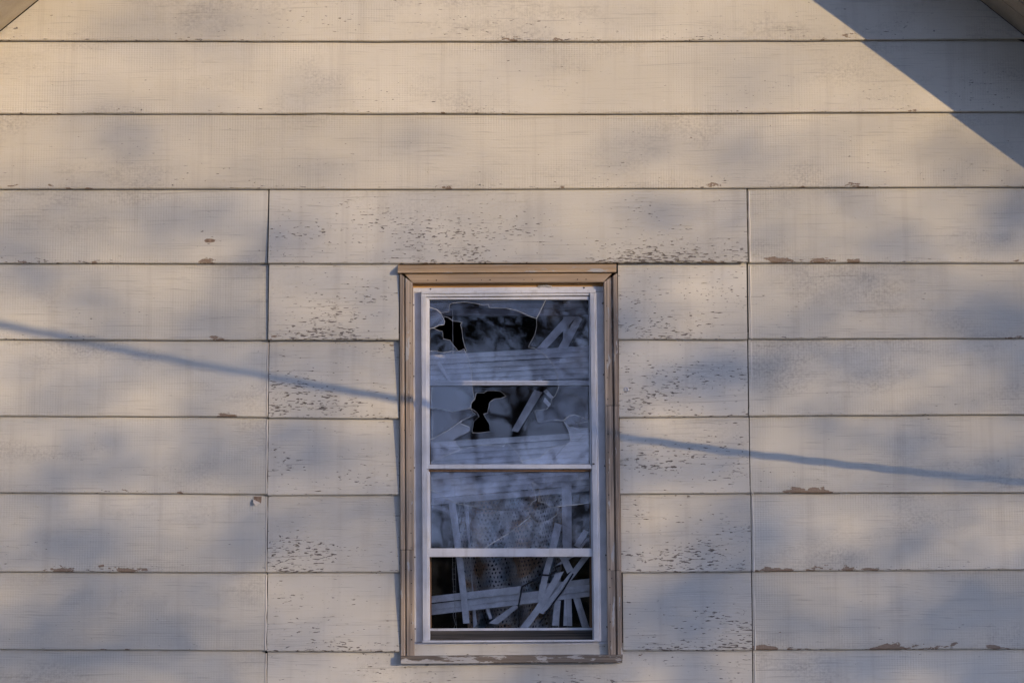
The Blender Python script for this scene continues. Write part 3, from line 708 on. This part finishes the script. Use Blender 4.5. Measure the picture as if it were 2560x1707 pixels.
# ------------------------------------------------------------------ inner wooden sashes
sash = empty('inner_sash'); sash.parent = house
tag(sash, 'old double-hung window sash behind the storm window, panes broken')
prism('sash_stile', rect(1044, 704.5, 1070, 958), 0.022, 0.055, M_SASH, sash)
prism('sash_stile', rect(1474.5, 704.5, 1509, 958), 0.022, 0.055, M_SASH, sash)
prism('sash_rail', rect(1070.5, 704.5, 1474, 746), 0.022, 0.055, M_SASH, sash)
prism('meeting_rail', [(1070.5, 951), (1474, 951), (1474, 962.5), (1070.5, 963)], 0.016, 0.055, M_ALU, sash, bevel=0.0015)
prism('meeting_rail', [(1088, 954.0), (1460, 953.0), (1460, 956.4), (1088, 957.2)], 0.011, 0.017, M_ALU, sash, bevel=0.001)
prism('sash_stile', [(1044, 963.5), (1076.2, 963.5), (1078.5, 1572), (1044, 1572)], 0.055, 0.085, M_SASH, sash)
prism('sash_stile', [(1474.2, 963.5), (1509, 963.5), (1509, 1572), (1474.2, 1572)], 0.055, 0.085, M_SASH, sash)
prism('sash_rail', [(1072, 1570.5), (1484, 1568.5), (1484, 1576), (1072, 1578)], 0.045, 0.085, M_ALU, sash, bevel=0.001)
# rotted sloping sill under the sash
loft('inner_sill', (1071, 1577), (1072, 1604), (1486, 1575), (1487, 1602), [(0, 0.10), (0, 0.035), (0.3, 0.026), (1.0, -0.004), (1.0, 0.10)], M_DARKSILL, sash, pl=0.01, seg=30, wob=0.006)
# glass, a thin crack leading from each hole to the left edge
shard(Z([(300, 300), (1500, 300), (1500, 915), (300, 915)]), 0.036, M_GLASS_I, (-0.4, 0.2), parent=sash,
      hole=Z([(360, 523), (398, 541), (425, 546), (430, 601), (480, 611), (500, 641), (540, 692), (602, 692), (585, 650), (570, 590), (565, 530), (555, 500), (568, 481), (530, 474), (500, 473), (468, 447), (440, 440), (430, 455), (441, 470), (436, 499), (400, 504)]))
shard(Z([(332, 930), (1492, 930), (1492, 2702), (340, 2702)]), 0.066, M_GLASS_I, (0.1, 0.1), parent=sash,
      hole=Z([(629, 1103), (664, 1127), (680, 1141), (689, 1166), (652, 1198), (640, 1281), (700, 1282), (769, 1272), (766, 1220), (741, 1180), (722, 1146), (751, 1139), (756, 1110), (766, 1061), (801, 1036), (851, 1031), (886, 1015), (850, 984), (800, 977), (745, 977), (724, 994), (669, 994), (659, 1044), (631, 1064)]))

# ------------------------------------------------------------------ broken venetian blind
blind = empty('window_blind', P(1280, 1570, 0.11))
tag(blind, 'broken white slatted blind hanging in a tangle behind the smashed window', 'blind')
def keep(o, par):
    o.parent = par; o.matrix_parent_inverse = Matrix.Translation(par.location).inverted(); return o
def slat(A0, A1, B0, B1, y, yB=None, bend=(0, 0), seg=8, mat=M_SLAT, name='slat', crown=0.0018):
    """thin curved slat from end line A0-A1 to end line B0-B1 (pixels) at depth y"""
    yB = y if yB is None else yB
    ra, rb = random.uniform(-0.012, 0.012), random.uniform(-0.012, 0.012)
    if abs(A0[0] - B0[0]) > 350: ra = rb = -0.013
    cs = [0, 0.25, 0.5, 0.75, 1]
    vs, fs = [], []
    for s in range(seg + 1):
        t = s / seg; k_ = math.sin(math.pi * t)
        for side in (0, 1):
            for f in (cs if side == 0 else cs[::-1]):
                px = (A0[0] + (A1[0] - A0[0]) * f) * (1 - t) + (B0[0] + (B1[0] - B0[0]) * f) * t + bend[0] * k_
                py = (A0[1] + (A1[1] - A0[1]) * f) * (1 - t) + (B0[1] + (B1[1] - B0[1]) * f) * t + bend[1] * k_
                yy = y + (yB - y) * t
                p = P(px, py, yy)
                p.y -= crown * math.sin(math.pi * f) - (0.0006 if side else 0) - (ra + (rb - ra) * t) * (f - 0.5)
                vs.append(p)
    m = 10
    for s in range(seg):
        for i in range(m): fs.append([s * m + i, s * m + (i + 1) % m, (s + 1) * m + (i + 1) % m, (s + 1) * m + i])
    fs.append(list(range(m))); fs.append(list(range(seg * m + m - 1, seg * m - 1, -1)))
    return keep(mesh_obj(name, vs, fs, mat, None), blind)
keep(prism('headrail', rect(1062, 758, 1482, 770), 0.100, 0.135, M_HEAD, None, bevel=0.002), blind)
keep(prism('headrail', rect(1062, 771, 1482, 789), 0.098, 0.135, M_HEAD, None, bevel=0.002), blind)
for i in range(6):      # upper stack
    yl, yr = 888 + i * 12.3, 863 + i * 13.6
    slat((1064, yl), (1064, yl + 12.3), (1482, yr), (1482, yr + 13.5), 0.112 - i * 0.0012, bend=(0, random.uniform(-1, 1)), seg=10)
for i in range(9, 19):     # closed slats across the middle
    yl, yr = 966 + i * 15.6, 948 + i * 14.6
    if i == 18: yl, yr = 1247, 1211
    slat((1064, yl), (1064, yl + 15.5), (1482, yr), (1482, yr + 14.5), 0.128 - i * 0.0011, bend=(0, random.uniform(-1.5, 1.5)), seg=10)
S5 = lambda a, b, c, d, y, yB=None, **kw: slat(z5(*a), z5(*b), z5(*c), z5(*d), y, yB, **kw)
slat((1121.5, 1256), (1139, 1256), (1158, 1558), (1174, 1557), 0.094, 0.090, bend=(2, 0))        # hanging slat on the left
slat((1160, 1262), (1172, 1262), (1193, 1560), (1183, 1570), 0.150)
S5((145, 625), (145, 712), (1322, 490), (1300, 590), 0.100)
S5((145, 728), (148, 800), (2230, 470), (2230, 552), 0.104)
S5((148, 792), (150, 870), (2230, 545), (2230, 625), 0.101)
S5((1560, 470), (1560, 570), (2230, 390), (2230, 470), 0.107)
S5((1235, 735), (1300, 760), (895, 975), (1015, 992), 0.096)
slat((1404, 1206), (1429, 1204), (1407, 1372), (1429, 1372), 0.099)
slat((1387, 1305), (1405, 1312), (1372, 1375), (1390, 1375), 0.093)
S5((1690, 40), (1770, 40), (1530, 690), (1620, 690), 0.090, bend=(-3, 0))
S5((1770, 330), (1880, 300), (1298, 1040), (1412, 1040), 0.086, bend=(3, 4))
S5((1815, 100), (1915, 100), (1925, 330), (2005, 280), 0.092)
S5((2130, 100), (2230, 90), (1540, 830), (1610, 860), 0.088, bend=(2, 0))
S5((1990, 280), (2010, 310), (1690, 690), (1750, 700), 0.087, bend=(-3, 2))
S5((1755, 680), (1840, 680), (1728, 1005), (1815, 1012), 0.099)
S5((1885, 660), (1980, 650), (1872, 1010), (1990, 1015), 0.108)
S5((2000, 650), (2090, 640), (2118, 1030), (2212, 1030), 0.104)
S5((860, 790), (905, 780), (905, 930), (945, 915), 0.110)
S5((1730, 260), (1850, 200), (1900, 120), (2010, 110), 0.097)
slat(z4(2010, 1060), z4(2080, 1090), z4(2140, 850), z4(2205, 885), 0.100)
slat(z4(2080, 1090), z4(2110, 1100), z4(2190, 960), z4(2215, 960), 0.106)
# loose slats behind the upper pane
slat(z1(1110, 670), z1(1180, 670), z1(1400, 345), z1(1460, 375), 0.120)
slat(z1(1260, 672), z1(1330, 672), z1(1400, 430), z1(1440, 455), 0.108)
slat(z1(1300, 330), z1(1345, 330), z1(1300, 640), z1(1345, 640), 0.132)
slat(z3(1400, 560), z3(1500, 590), z3(1120, 1060), z3(1200, 1080), 0.21)
slat(z3(1510, 580), z3(1550, 550), z3(1600, 670), z3(1635, 650), 0.086)
slat(z3(1510, 700), z3(1530, 650), z3(1575, 770), z3(1600, 730), 0.088)
slat(z3(1420, 450), z3(1435, 410), z3(1480, 460), z3(1500, 440), 0.094)
slat(z3(1480, 400), z3(1520, 370), z3(1560, 440), z3(1600, 420), 0.092)
slat(z3(200, 240), z3(250, 210), z3(340, 450), z3(380, 440), 0.094)
def cordline(pts, y, r=0.0007, mat=M_CORD, name='cord'):
    return keep(tube(name, [P(a, b, y) for a, b in pts], r, mat, None, 6), blind)
cordline([(1131.5, 775), (1131.6, 805), (1132, 840), (1132.6, 885)], 0.08, 0.0011)
cordline([z5(425, 110), z5(430, 400), z5(445, 600), z5(455, 760), z5(432, 870), z5(462, 990), z5(440, 1050)], 0.082, 0.0008)
cordline([z5(462, 110), z5(466, 400), z5(470, 640), z5(465, 860), z5(478, 1050)], 0.082, 0.0006)
for yy in (185, 265, 335, 400, 490, 560): cordline([z5(418, yy), z5(470, yy + 4)], 0.0815, 0.0005, name='ladder_rung')
cordline([z5(1900, 470), z5(1915, 700), z5(1930, 1035)], 0.08, 0.0006)
cordline([z5(1285, 1030), z5(1300, 860), z5(1290, 740), z5(1335, 500), z5(1480, 420), z5(1600, 345), z5(1690, 352), z5(1780, 290), z5(1760, 250), z5(1830, 220)], 0.080, 0.0034, M_DARKLINE, 'dark_line')  # dark wavy line drawn as a tube
cordline([z5(2000, 330), z5(1880, 530), z5(1750, 700), z5(1640, 860), z5(1560, 980)], 0.080, 0.0030, M_DARKLINE, 'dark_line')

# ------------------------------------------------------------------ crocheted blanket
bl_o = P(1280, 1575, 0.20)
blanket = empty('blanket', bl_o)
tag(blanket, 'crocheted blanket in cream, tan and blue hanging in folds behind the lower panes', 'blanket')
vs, fs, uvs = [], [], []
NX, NZ = 60, 44
for j in range(NZ + 1):
    v = j / NZ
    for i in range(NX + 1):
        u = i / NX
        pxl = 1138 + 34 * v; pxr = 1420 - 25 * v
        px = pxl + (pxr - pxl) * u; py = 1150 + 440 * v
        # gathered folds that sweep from upper left to the right and down
        ph = u * 17.0 - v * 3.2 - 2.2 * u * v
        fold = -(abs(math.sin(ph * 0.62)) ** 0.6 - 0.75) * 0.13 + math.sin(ph * 0.47 + 1.0) * 0.03
        drape = 0.012 * math.sin(v * 6.5 + 3.5 * u)
        y = 0.205 + fold + drape
        vs.append(P(px, py + 14 * math.sin(u * 3.1) * (1 - v), 0.19) + Vector((0, y - 0.19, 0)))
        uvs.append((u * 0.56 + 0.01 * math.sin(ph), v * 0.66 + 0.05 * u))
for j in range(NZ):
    for i in range(NX):
        a = j * (NX + 1) + i; fs.append([a, a + 1, a + NX + 2, a + NX + 1])
o = keep(mesh_obj('crochet_cloth', vs, fs, M_BLANKET, None, smooth=True, uvs=uvs), blanket)
so = o.modifiers.new('thick', 'SOLIDIFY'); so.thickness = 0.004

# ------------------------------------------------------------------ peeling paint chip on the left boards
def flat_patch(pts, yoff, mat, name):
    yf = face_y(sum(p[0] for p in pts) / len(pts), sum(p[1] for p in pts) / len(pts)) + yoff
    return prism(name, pts, yf, yf + 0.004, mat, house)
q = lambda X, Y: (600 + X / 9.8, 1180 + Y / 9.8)
flat_patch([q(330, 592), q(530, 590), q(525, 680), q(515, 755), q(430, 760), q(345, 700), q(330, 660), q(350, 640)], -0.0022, M_BARE, 'bare_patch')
vs, fs = [], []
fy = face_y(641, 1255)
cors = [(q(315, 655), fy - 0.003), (q(500, 745), fy - 0.003), (q(395, 820), fy - 0.018), (q(345, 770), fy - 0.014), (q(330, 710), fy - 0.011)]
for (p, y) in cors: a = P(*p, -0.02); vs.append(Vector((a.x, y, a.z)))
for (p, y) in cors: a = P(*p, -0.02); vs.append(Vector((a.x, y - 0.0008, a.z)))
fs = [[0, 1, 2, 3, 4], [9, 8, 7, 6, 5]] + [[i, i + 5, (i + 1) % 5 + 5, (i + 1) % 5] for i in range(5)]
o = mesh_obj('paint_flap', vs, fs, M_FLAP, house); tag(o, 'curled flap of peeling paint')
flat_patch([(510, 601), (516, 597), (530, 597), (539, 600), (536, 605), (524, 607), (514, 606)], -0.002, M_BARE, 'bare_patch')
flat_patch([(245, 1413), (259, 1410), (261, 1415), (248, 1418)], -0.002, M_BARE, 'bare_patch')
# nail heads along the boards
for hx, hy in ((67, 262), (67, 274), (103, 273), (160, 275), (355, 257), (354, 275), (432, 463), (685, 651), (682, 1227), (683, 1424), (690, 838), (986, 841), (983, 1035), (1852, 651), (1857, 838), (1862, 1031), (2424, 267), (1660, 252), (2043, 460), (1200, 462), (42, 70), (2335, 78), (2518, 90)):
    fy = face_y(hx, hy); p = P(hx, hy, fy); n = 7
    vs = [Vector((p.x + 0.0030 * math.cos(a * 2 * math.pi / n), fy - 0.0022, p.z + 0.0030 * math.sin(a * 2 * math.pi / n))) for a in range(n)]
    vs += [v + Vector((0, 0.007, 0)) for v in vs]
    mesh_obj('nail_head', vs, [list(range(n)), list(range(2 * n - 1, n - 1, -1))] + [[i, i + n, (i + 1) % n + n, (i + 1) % n] for i in range(n)], M_SCREW if random.random() < 0.4 else M_CAULK, house)
# patch of spray foam / mortar at the right of the window
p = P(1566, 973, face_y(1566, 973) - 0.001)
vs, fs = [], []
for k_ in range(9):
    a0 = k_ * 0.7; r_ = 0.006 * random.uniform(0.7, 1.2); c = p + Vector((r_ * math.cos(a0), -0.001, r_ * math.sin(a0))); b = len(vs)
    for d in ((0.004, 0, 0), (-0.004, 0, 0), (0, -0.006, 0), (0, 0, 0.004), (0, 0, -0.004)): vs.append(c + Vector(d) * random.uniform(0.7, 1.2))
    fs += [[b, b + 3, b + 2], [b + 3, b + 1, b + 2], [b + 1, b + 4, b + 2], [b + 4, b, b + 2], [b, b + 4, b + 1, b + 3]]
mesh_obj('filler_dab', vs, fs, M_ALU, house)

# ------------------------------------------------------------------ service cable: its shadow crosses the wall
cable = empty('service_cable')
tag(cable, 'black twisted overhead service cable whose shadow slants across the siding', 'cable')
SH = [(2900, 1238), (2560, 1207), (1875, 1132), (1560, 1092), (1000, 1008), (665, 944), (0, 816)]
pts = []
N_ = 60
def sh_y(x):
    u = x / 1000.0
    return 816 + 201.5 * u - 10.4 * u * u - 3.2 * u ** 3 if x >= 0 else 816 + 201.5 * u - 6 * u * u
for i in range(N_ + 1):
    x = 2900 - i / N_ * 15800
    sp = P(max(x, -3000), sh_y(max(x, -3000)), -0.02)
    t = 0.30 + (2900 - x) / 2900 * 4.3
    if x < -3000:
        q0 = P(-3000, sh_y(-3000), -0.02); q1 = P(-2900, sh_y(-2900), -0.02); sp = q0 + (q1 - q0) * ((x + 3000) / 100.0)
    pts.append(sp + S * t)
fine = []
for a, b in zip(pts, pts[1:]):
    for k_ in range(6): fine.append(a.lerp(b, k_ / 6))
# smooth the path
for _ in range(6): fine = [fine[0]] + [(fine[i - 1] + fine[i] * 2 + fine[i + 1]) / 4 for i in range(1, len(fine) - 1)] + [fine[-1]]
for st in range(3):
    path = []
    for i, p in enumerate(fine):
        d = (fine[min(i + 1, len(fine) - 1)] - fine[max(i - 1, 0)]).normalized()
        u_ = d.cross(Vector((0, 0, 1))).normalized(); v_ = d.cross(u_)
        a = i * 0.9 + st * 2.094
        path.append(p + (u_ * math.cos(a) + v_ * math.sin(a)) * 0.0074)
    vs, fs = [], []
    tube_geo(path, [0.0078] * len(path), 6, vs, fs)
    mesh_obj('strand', vs, fs, M_CABLE, cable, smooth=True)
end = fine[0]; wall_end = Vector((end.x + 0.05, -0.03, end.z - 0.05))
tube('anchor_hook', [wall_end + Vector((0, 0.05, 0)), wall_end, end.lerp(wall_end, 0.5) + Vector((0, 0, 0.02)), end], 0.008, M_SCREW, cable)
pe = fine[-1]
pole = empty('utility_pole', (pe.x, pe.y, 0))
tag(pole, 'wooden utility pole that carries the service cable to the house', 'utility pole')
vs, fs = [], []
tube_geo([Vector((0, 0, -0.5)), Vector((0, 0, pe.z * 0.5)), Vector((0, 0, pe.z + 0.9))], [0.17, 0.15, 0.12], 14, vs, fs)
mesh_obj('post', vs, fs, M_POLE, pole, smooth=True)
box_w('crossarm', (-1.1, -0.2, pe.z + 0.35), (1.1, -0.1, pe.z + 0.47), M_POLE, pole, bevel=0.01)
for xx in (-0.95, -0.4, 0.4, 0.95):
    vs, fs = [], []
    tube_geo([Vector((xx, -0.15, pe.z + 0.46)), Vector((xx, -0.15, pe.z + 0.52)), Vector((xx, -0.15, pe.z + 0.60)), Vector((xx, -0.15, pe.z + 0.63))], [0.03, 0.055, 0.05, 0.02], 10, vs, fs)
    mesh_obj('insulator', vs, fs, M_CORD, pole, smooth=True)

# ------------------------------------------------------------------ tree that shades the wall
CL = [ # soft dapples read off the wall: pixel centre, half sizes, strength
 (330, 560, 240, 55, 0.85), (560, 520, 150, 45, 0.5), (60, 660, 130, 70, 0.6), (620, 930, 190, 60, 0.75), (330, 830, 200, 50, 0.45),
 (90, 1360, 190, 110, 1.3), (330, 1560, 240, 90, 0.75), (760, 1130, 110, 70, 0.55), (900, 1330, 120, 90, 0.5), (2530, 560, 70, 160, 1.3), (2500, 770, 110, 75, 1.3),
 (300, 330, 170, 60, 0.45), (420, 120, 120, 60, 0.3), (2150, 900, 220, 60, 0.35), (2050, 1090, 260, 45, 0.55), (2450, 1640, 260, 130, 1.0), (1700, 1640, 220, 90, 0.5),
 (1280, 1200, 230, 330, 0.9), (2200, 1400, 300, 80, 0.5), (2050, 380, 150, 40, 0.35)]
def shade(px, py):
    d = 0.05 + 0.30 * min(1, max(0, (py - 250) / 900)) ** 0.8
    if px < 200: d -= 0.10 * (1 - px / 200)
    if px > 1700: d += 0.12 * min(1, (px - 1700) / 600) * min(1, max(0, (py - 400) / 500))
    for cx, cy, ax, ay, s in CL:
        q_ = ((px - cx) / ax) ** 2 + ((py - cy) / ay) ** 2
        if q_ < 6: d += 0.50 * s * math.exp(-q_)
    if 800 < px < 1700 and py < 330: d *= 0.35
    return max(0.0, d)
def grow_tree(name, base, label, tips, spread, trunk_r, leaf=None, group=None):
    t = empty(name, base); tag(t, label, 'tree', group)
    vs, fs = [], []
    def branch(a, b, r0, r1, wig):
        pts_ = []
        L = (b - a).length
        for i in range(6):
            f = i / 5
            p_ = a.lerp(b, f) + Vector((random.gauss(0, 1), random.gauss(0, 1), random.gauss(0, 0.6))) * wig * L * (0 if i in (0, 5) else 1)
            pts_.append(p_)
        tube_geo(pts_, [r0 + (r1 - r0) * i / 5 for i in range(6)], 6, vs, fs)
        return pts_
    return t, vs, fs, branch
TB = Vector((S.x * 24 + 0.2, S.y * 24 - 0.3, 0))
tree, tv, tf, branch = grow_tree('maple_tree', (0, 0, 0), 'leafy tree standing off to the right whose crown dapples the siding with soft shade', None, None, 0.22)
crown_pts = []
lv, lf = [], []
random.seed(21)
tries = 0
while tries < 78000:
    tries += 1
    px = random.uniform(-1300, 3700); py = random.uniform(-120, 2900)
    d = shade(min(max(px, 0), 2560), min(max(py, 0), 1707))
    if random.random() > d / 2.2: continue
    if random.random() > 0.82: continue
    t = random.gauss(24, 3.0); t = min(max(t, 17), 32)
    c = P(px, py, -0.02) + S * t
    if c.z < 1.2: continue
    crown_pts.append(c)
for c in crown_pts:
    s = random.uniform(0.03, 0.05)
    R = Matrix.Rotation(random.uniform(0, 6.28), 3, 'Z') @ Matrix.Rotation(random.uniform(-1.1, 1.1), 3, 'X') @ Matrix.Rotation(random.uniform(-1, 1), 3, 'Y')
    b = len(lv)
    for x, y, z in ((-1, 0, 0), (-0.25, 0.1, 0.62), (0.6, 0.05, 0.45), (1.1, -0.1, 0), (0.6, 0.05, -0.45), (-0.25, 0.1, -0.62)):
        lv.append(c + R @ Vector((x * s, y * s, z * s)))
    lf.append([b, b + 1, b + 2, b + 3, b + 4, b + 5])
top = TB + Vector((0, 0, 3.2))
branch(TB + Vector((0, 0, -0.3)), top, 0.24, 0.17, 0.015)
heads = []
for i in range(7):
    c = random.choice(crown_pts); e = top.lerp(c, 0.8); heads.append(e); branch(top, e, 0.09, 0.03, 0.05)
for i in range(150):
    c = random.choice(crown_pts); h = min(heads + [top], key=lambda q_: (q_ - c).length); branch(h, c, 0.016, 0.004, 0.06)
mesh_obj('trunk', tv, tf, M_BARK, tree, smooth=True)
o = mesh_obj('crown', lv, lf, M_LEAF, tree); o['kind'] = 'stuff'

# ------------------------------------------------------------------ bare trees across the street, mirrored in the glass
random.seed(5)
def bare_tree(loc, H, label):
    t = empty('bare_tree', loc); tag(t, label, 'tree', 'bare trees across the street')
    vs, fs, tv_, tf_ = [], [], [], []
    def rec(p, d, L, r, depth, V, F):
        pts_ = [p]; q_ = p; dd = d
        for i in range(4):
            dd = (dd + Vector((random.gauss(0, .12), random.gauss(0, .12), random.gauss(0.03, .08)))).normalized()
            q_ = q_ + dd * L / 4; pts_.append(q_)
        tube_geo(pts_, [r * (1 - 0.12 * i) for i in range(5)], 5 if depth > 2 else 3, V, F)
        if depth == 0: return
        for i in range(random.choice((2, 3, 3))):
            k_ = random.choice((2, 3, 4, 4))
            nd = (dd + Vector((random.gauss(0, .55), random.gauss(0, .55), random.gauss(0.05, .35)))).normalized()
            rec(pts_[k_], nd, L * random.uniform(0.6, 0.85), r * 0.6, depth - 1, vs, fs)
    rec(Vector((0, 0, -0.3)), Vector((0, 0, 1)), H * 0.28, H * 0.014, 6, tv_, tf_)
    mesh_obj('trunk', tv_, tf_, M_BARK, t, smooth=True); o = mesh_obj('crown', vs, fs, M_BARK, t, smooth=True)
for x, y, H, lab in ((-2.9, -27, 10, 'tall bare tree across the street, left of the window axis'), (2.8, -30, 11, 'broad bare tree across the street, right of the window axis'),
                     (-0.4, -41, 12, 'bare tree across the street straight opposite the window'), (5.5, -44, 12, 'bare tree across the street on the far right'), (-6.5, -47, 11, 'bare tree across the street on the far left')):
    bare_tree((x, y, 0), H, lab)

# unseen hedge added across the street to darken the lowest mirror image
random.seed(9)
hedge = empty('hedge', (0, -24, 0)); tag(hedge, 'unseen evergreen hedge added opposite the window to darken the lowest reflection', 'hedge')
vs, fs = [], []
for i in range(9000):
    x = random.uniform(-7, 7); z = random.uniform(0.0, 2.35) + 0.12 * math.sin(x * 1.7); y = random.uniform(-0.45, 0.45)
    if random.random() < 0.6: y = random.choice((-0.45, 0.45)) + random.gauss(0, 0.04)
    c = Vector((x, y, z)); a = random.uniform(0, 6.28); b = len(vs); r_ = 0.085
    n1 = Vector((random.gauss(0, 1), random.gauss(0, 1), random.gauss(0, 1))).normalized(); n2 = n1.orthogonal().normalized()
    vs += [c + n1 * r_, c + n2 * r_ * 0.5, c - n1 * r_, c - n2 * r_ * 0.5]; fs.append([b, b + 1, b + 2, b + 3])
o = mesh_obj('foliage', vs, fs, M_HEDGE, hedge); o['kind'] = 'stuff'
for i in range(8):
    tube('stem', [(-6 + i * 1.7, 0, -0.1), (-6 + i * 1.7 + 0.1, 0.05, 1.0), (-6 + i * 1.7, 0, 2.0)], 0.04, M_BARK, hedge)

# pine added across the street, out of view, so its crown darkens the top of the mirror image
random.seed(33)
pine = empty('added_pine', (2.6, -31, 0)); tag(pine, 'dark pine added across the street, its high crown darkening the top of the reflection', 'tree')
vs, fs = [], []
tube_geo([Vector((0, 0, -0.3)), Vector((0.1, 0, 4)), Vector((0, 0.1, 9)), Vector((0, 0, 13.5))], [0.22, 0.18, 0.11, 0.02], 9, vs, fs)
tips = []
for i in range(46):
    z = 5.2 + 7.8 * (i / 46); a = i * 2.4; L = 4.6 * (1 - (z - 5.2) / 9.5) * random.uniform(0.75, 1.1)
    e = Vector((L * math.cos(a), L * math.sin(a), z + random.uniform(-0.3, 0.5)))
    m_ = Vector((e.x * 0.5, e.y * 0.5, z + 0.25)); tube_geo([Vector((0, 0, z)), m_, e], [0.045, 0.03, 0.01], 5, vs, fs); tips.append((Vector((0, 0, z)), m_, e))
mesh_obj('trunk', vs, fs, M_BARK, pine, smooth=True)
vs, fs = [], []
for a, m_, e in tips:
    for q_ in range(105):
        t = random.uniform(0.25, 1.0); c = (a.lerp(m_, t * 2) if t < 0.5 else m_.lerp(e, t * 2 - 1)) + Vector((random.gauss(0, 0.26), random.gauss(0, 0.26), random.gauss(0.02, 0.12)))
        d = Vector((random.gauss(0, 1), random.gauss(0, 1), random.gauss(0.3, 0.6))).normalized() * 0.17; n2 = d.orthogonal().normalized() * 0.045; b = len(vs)
        vs += [c - d, c + n2, c + d, c - n2]; fs.append([b, b + 1, b + 2, b + 3])
o = mesh_obj('crown', vs, fs, M_HEDGE, pine); o['kind'] = 'stuff'
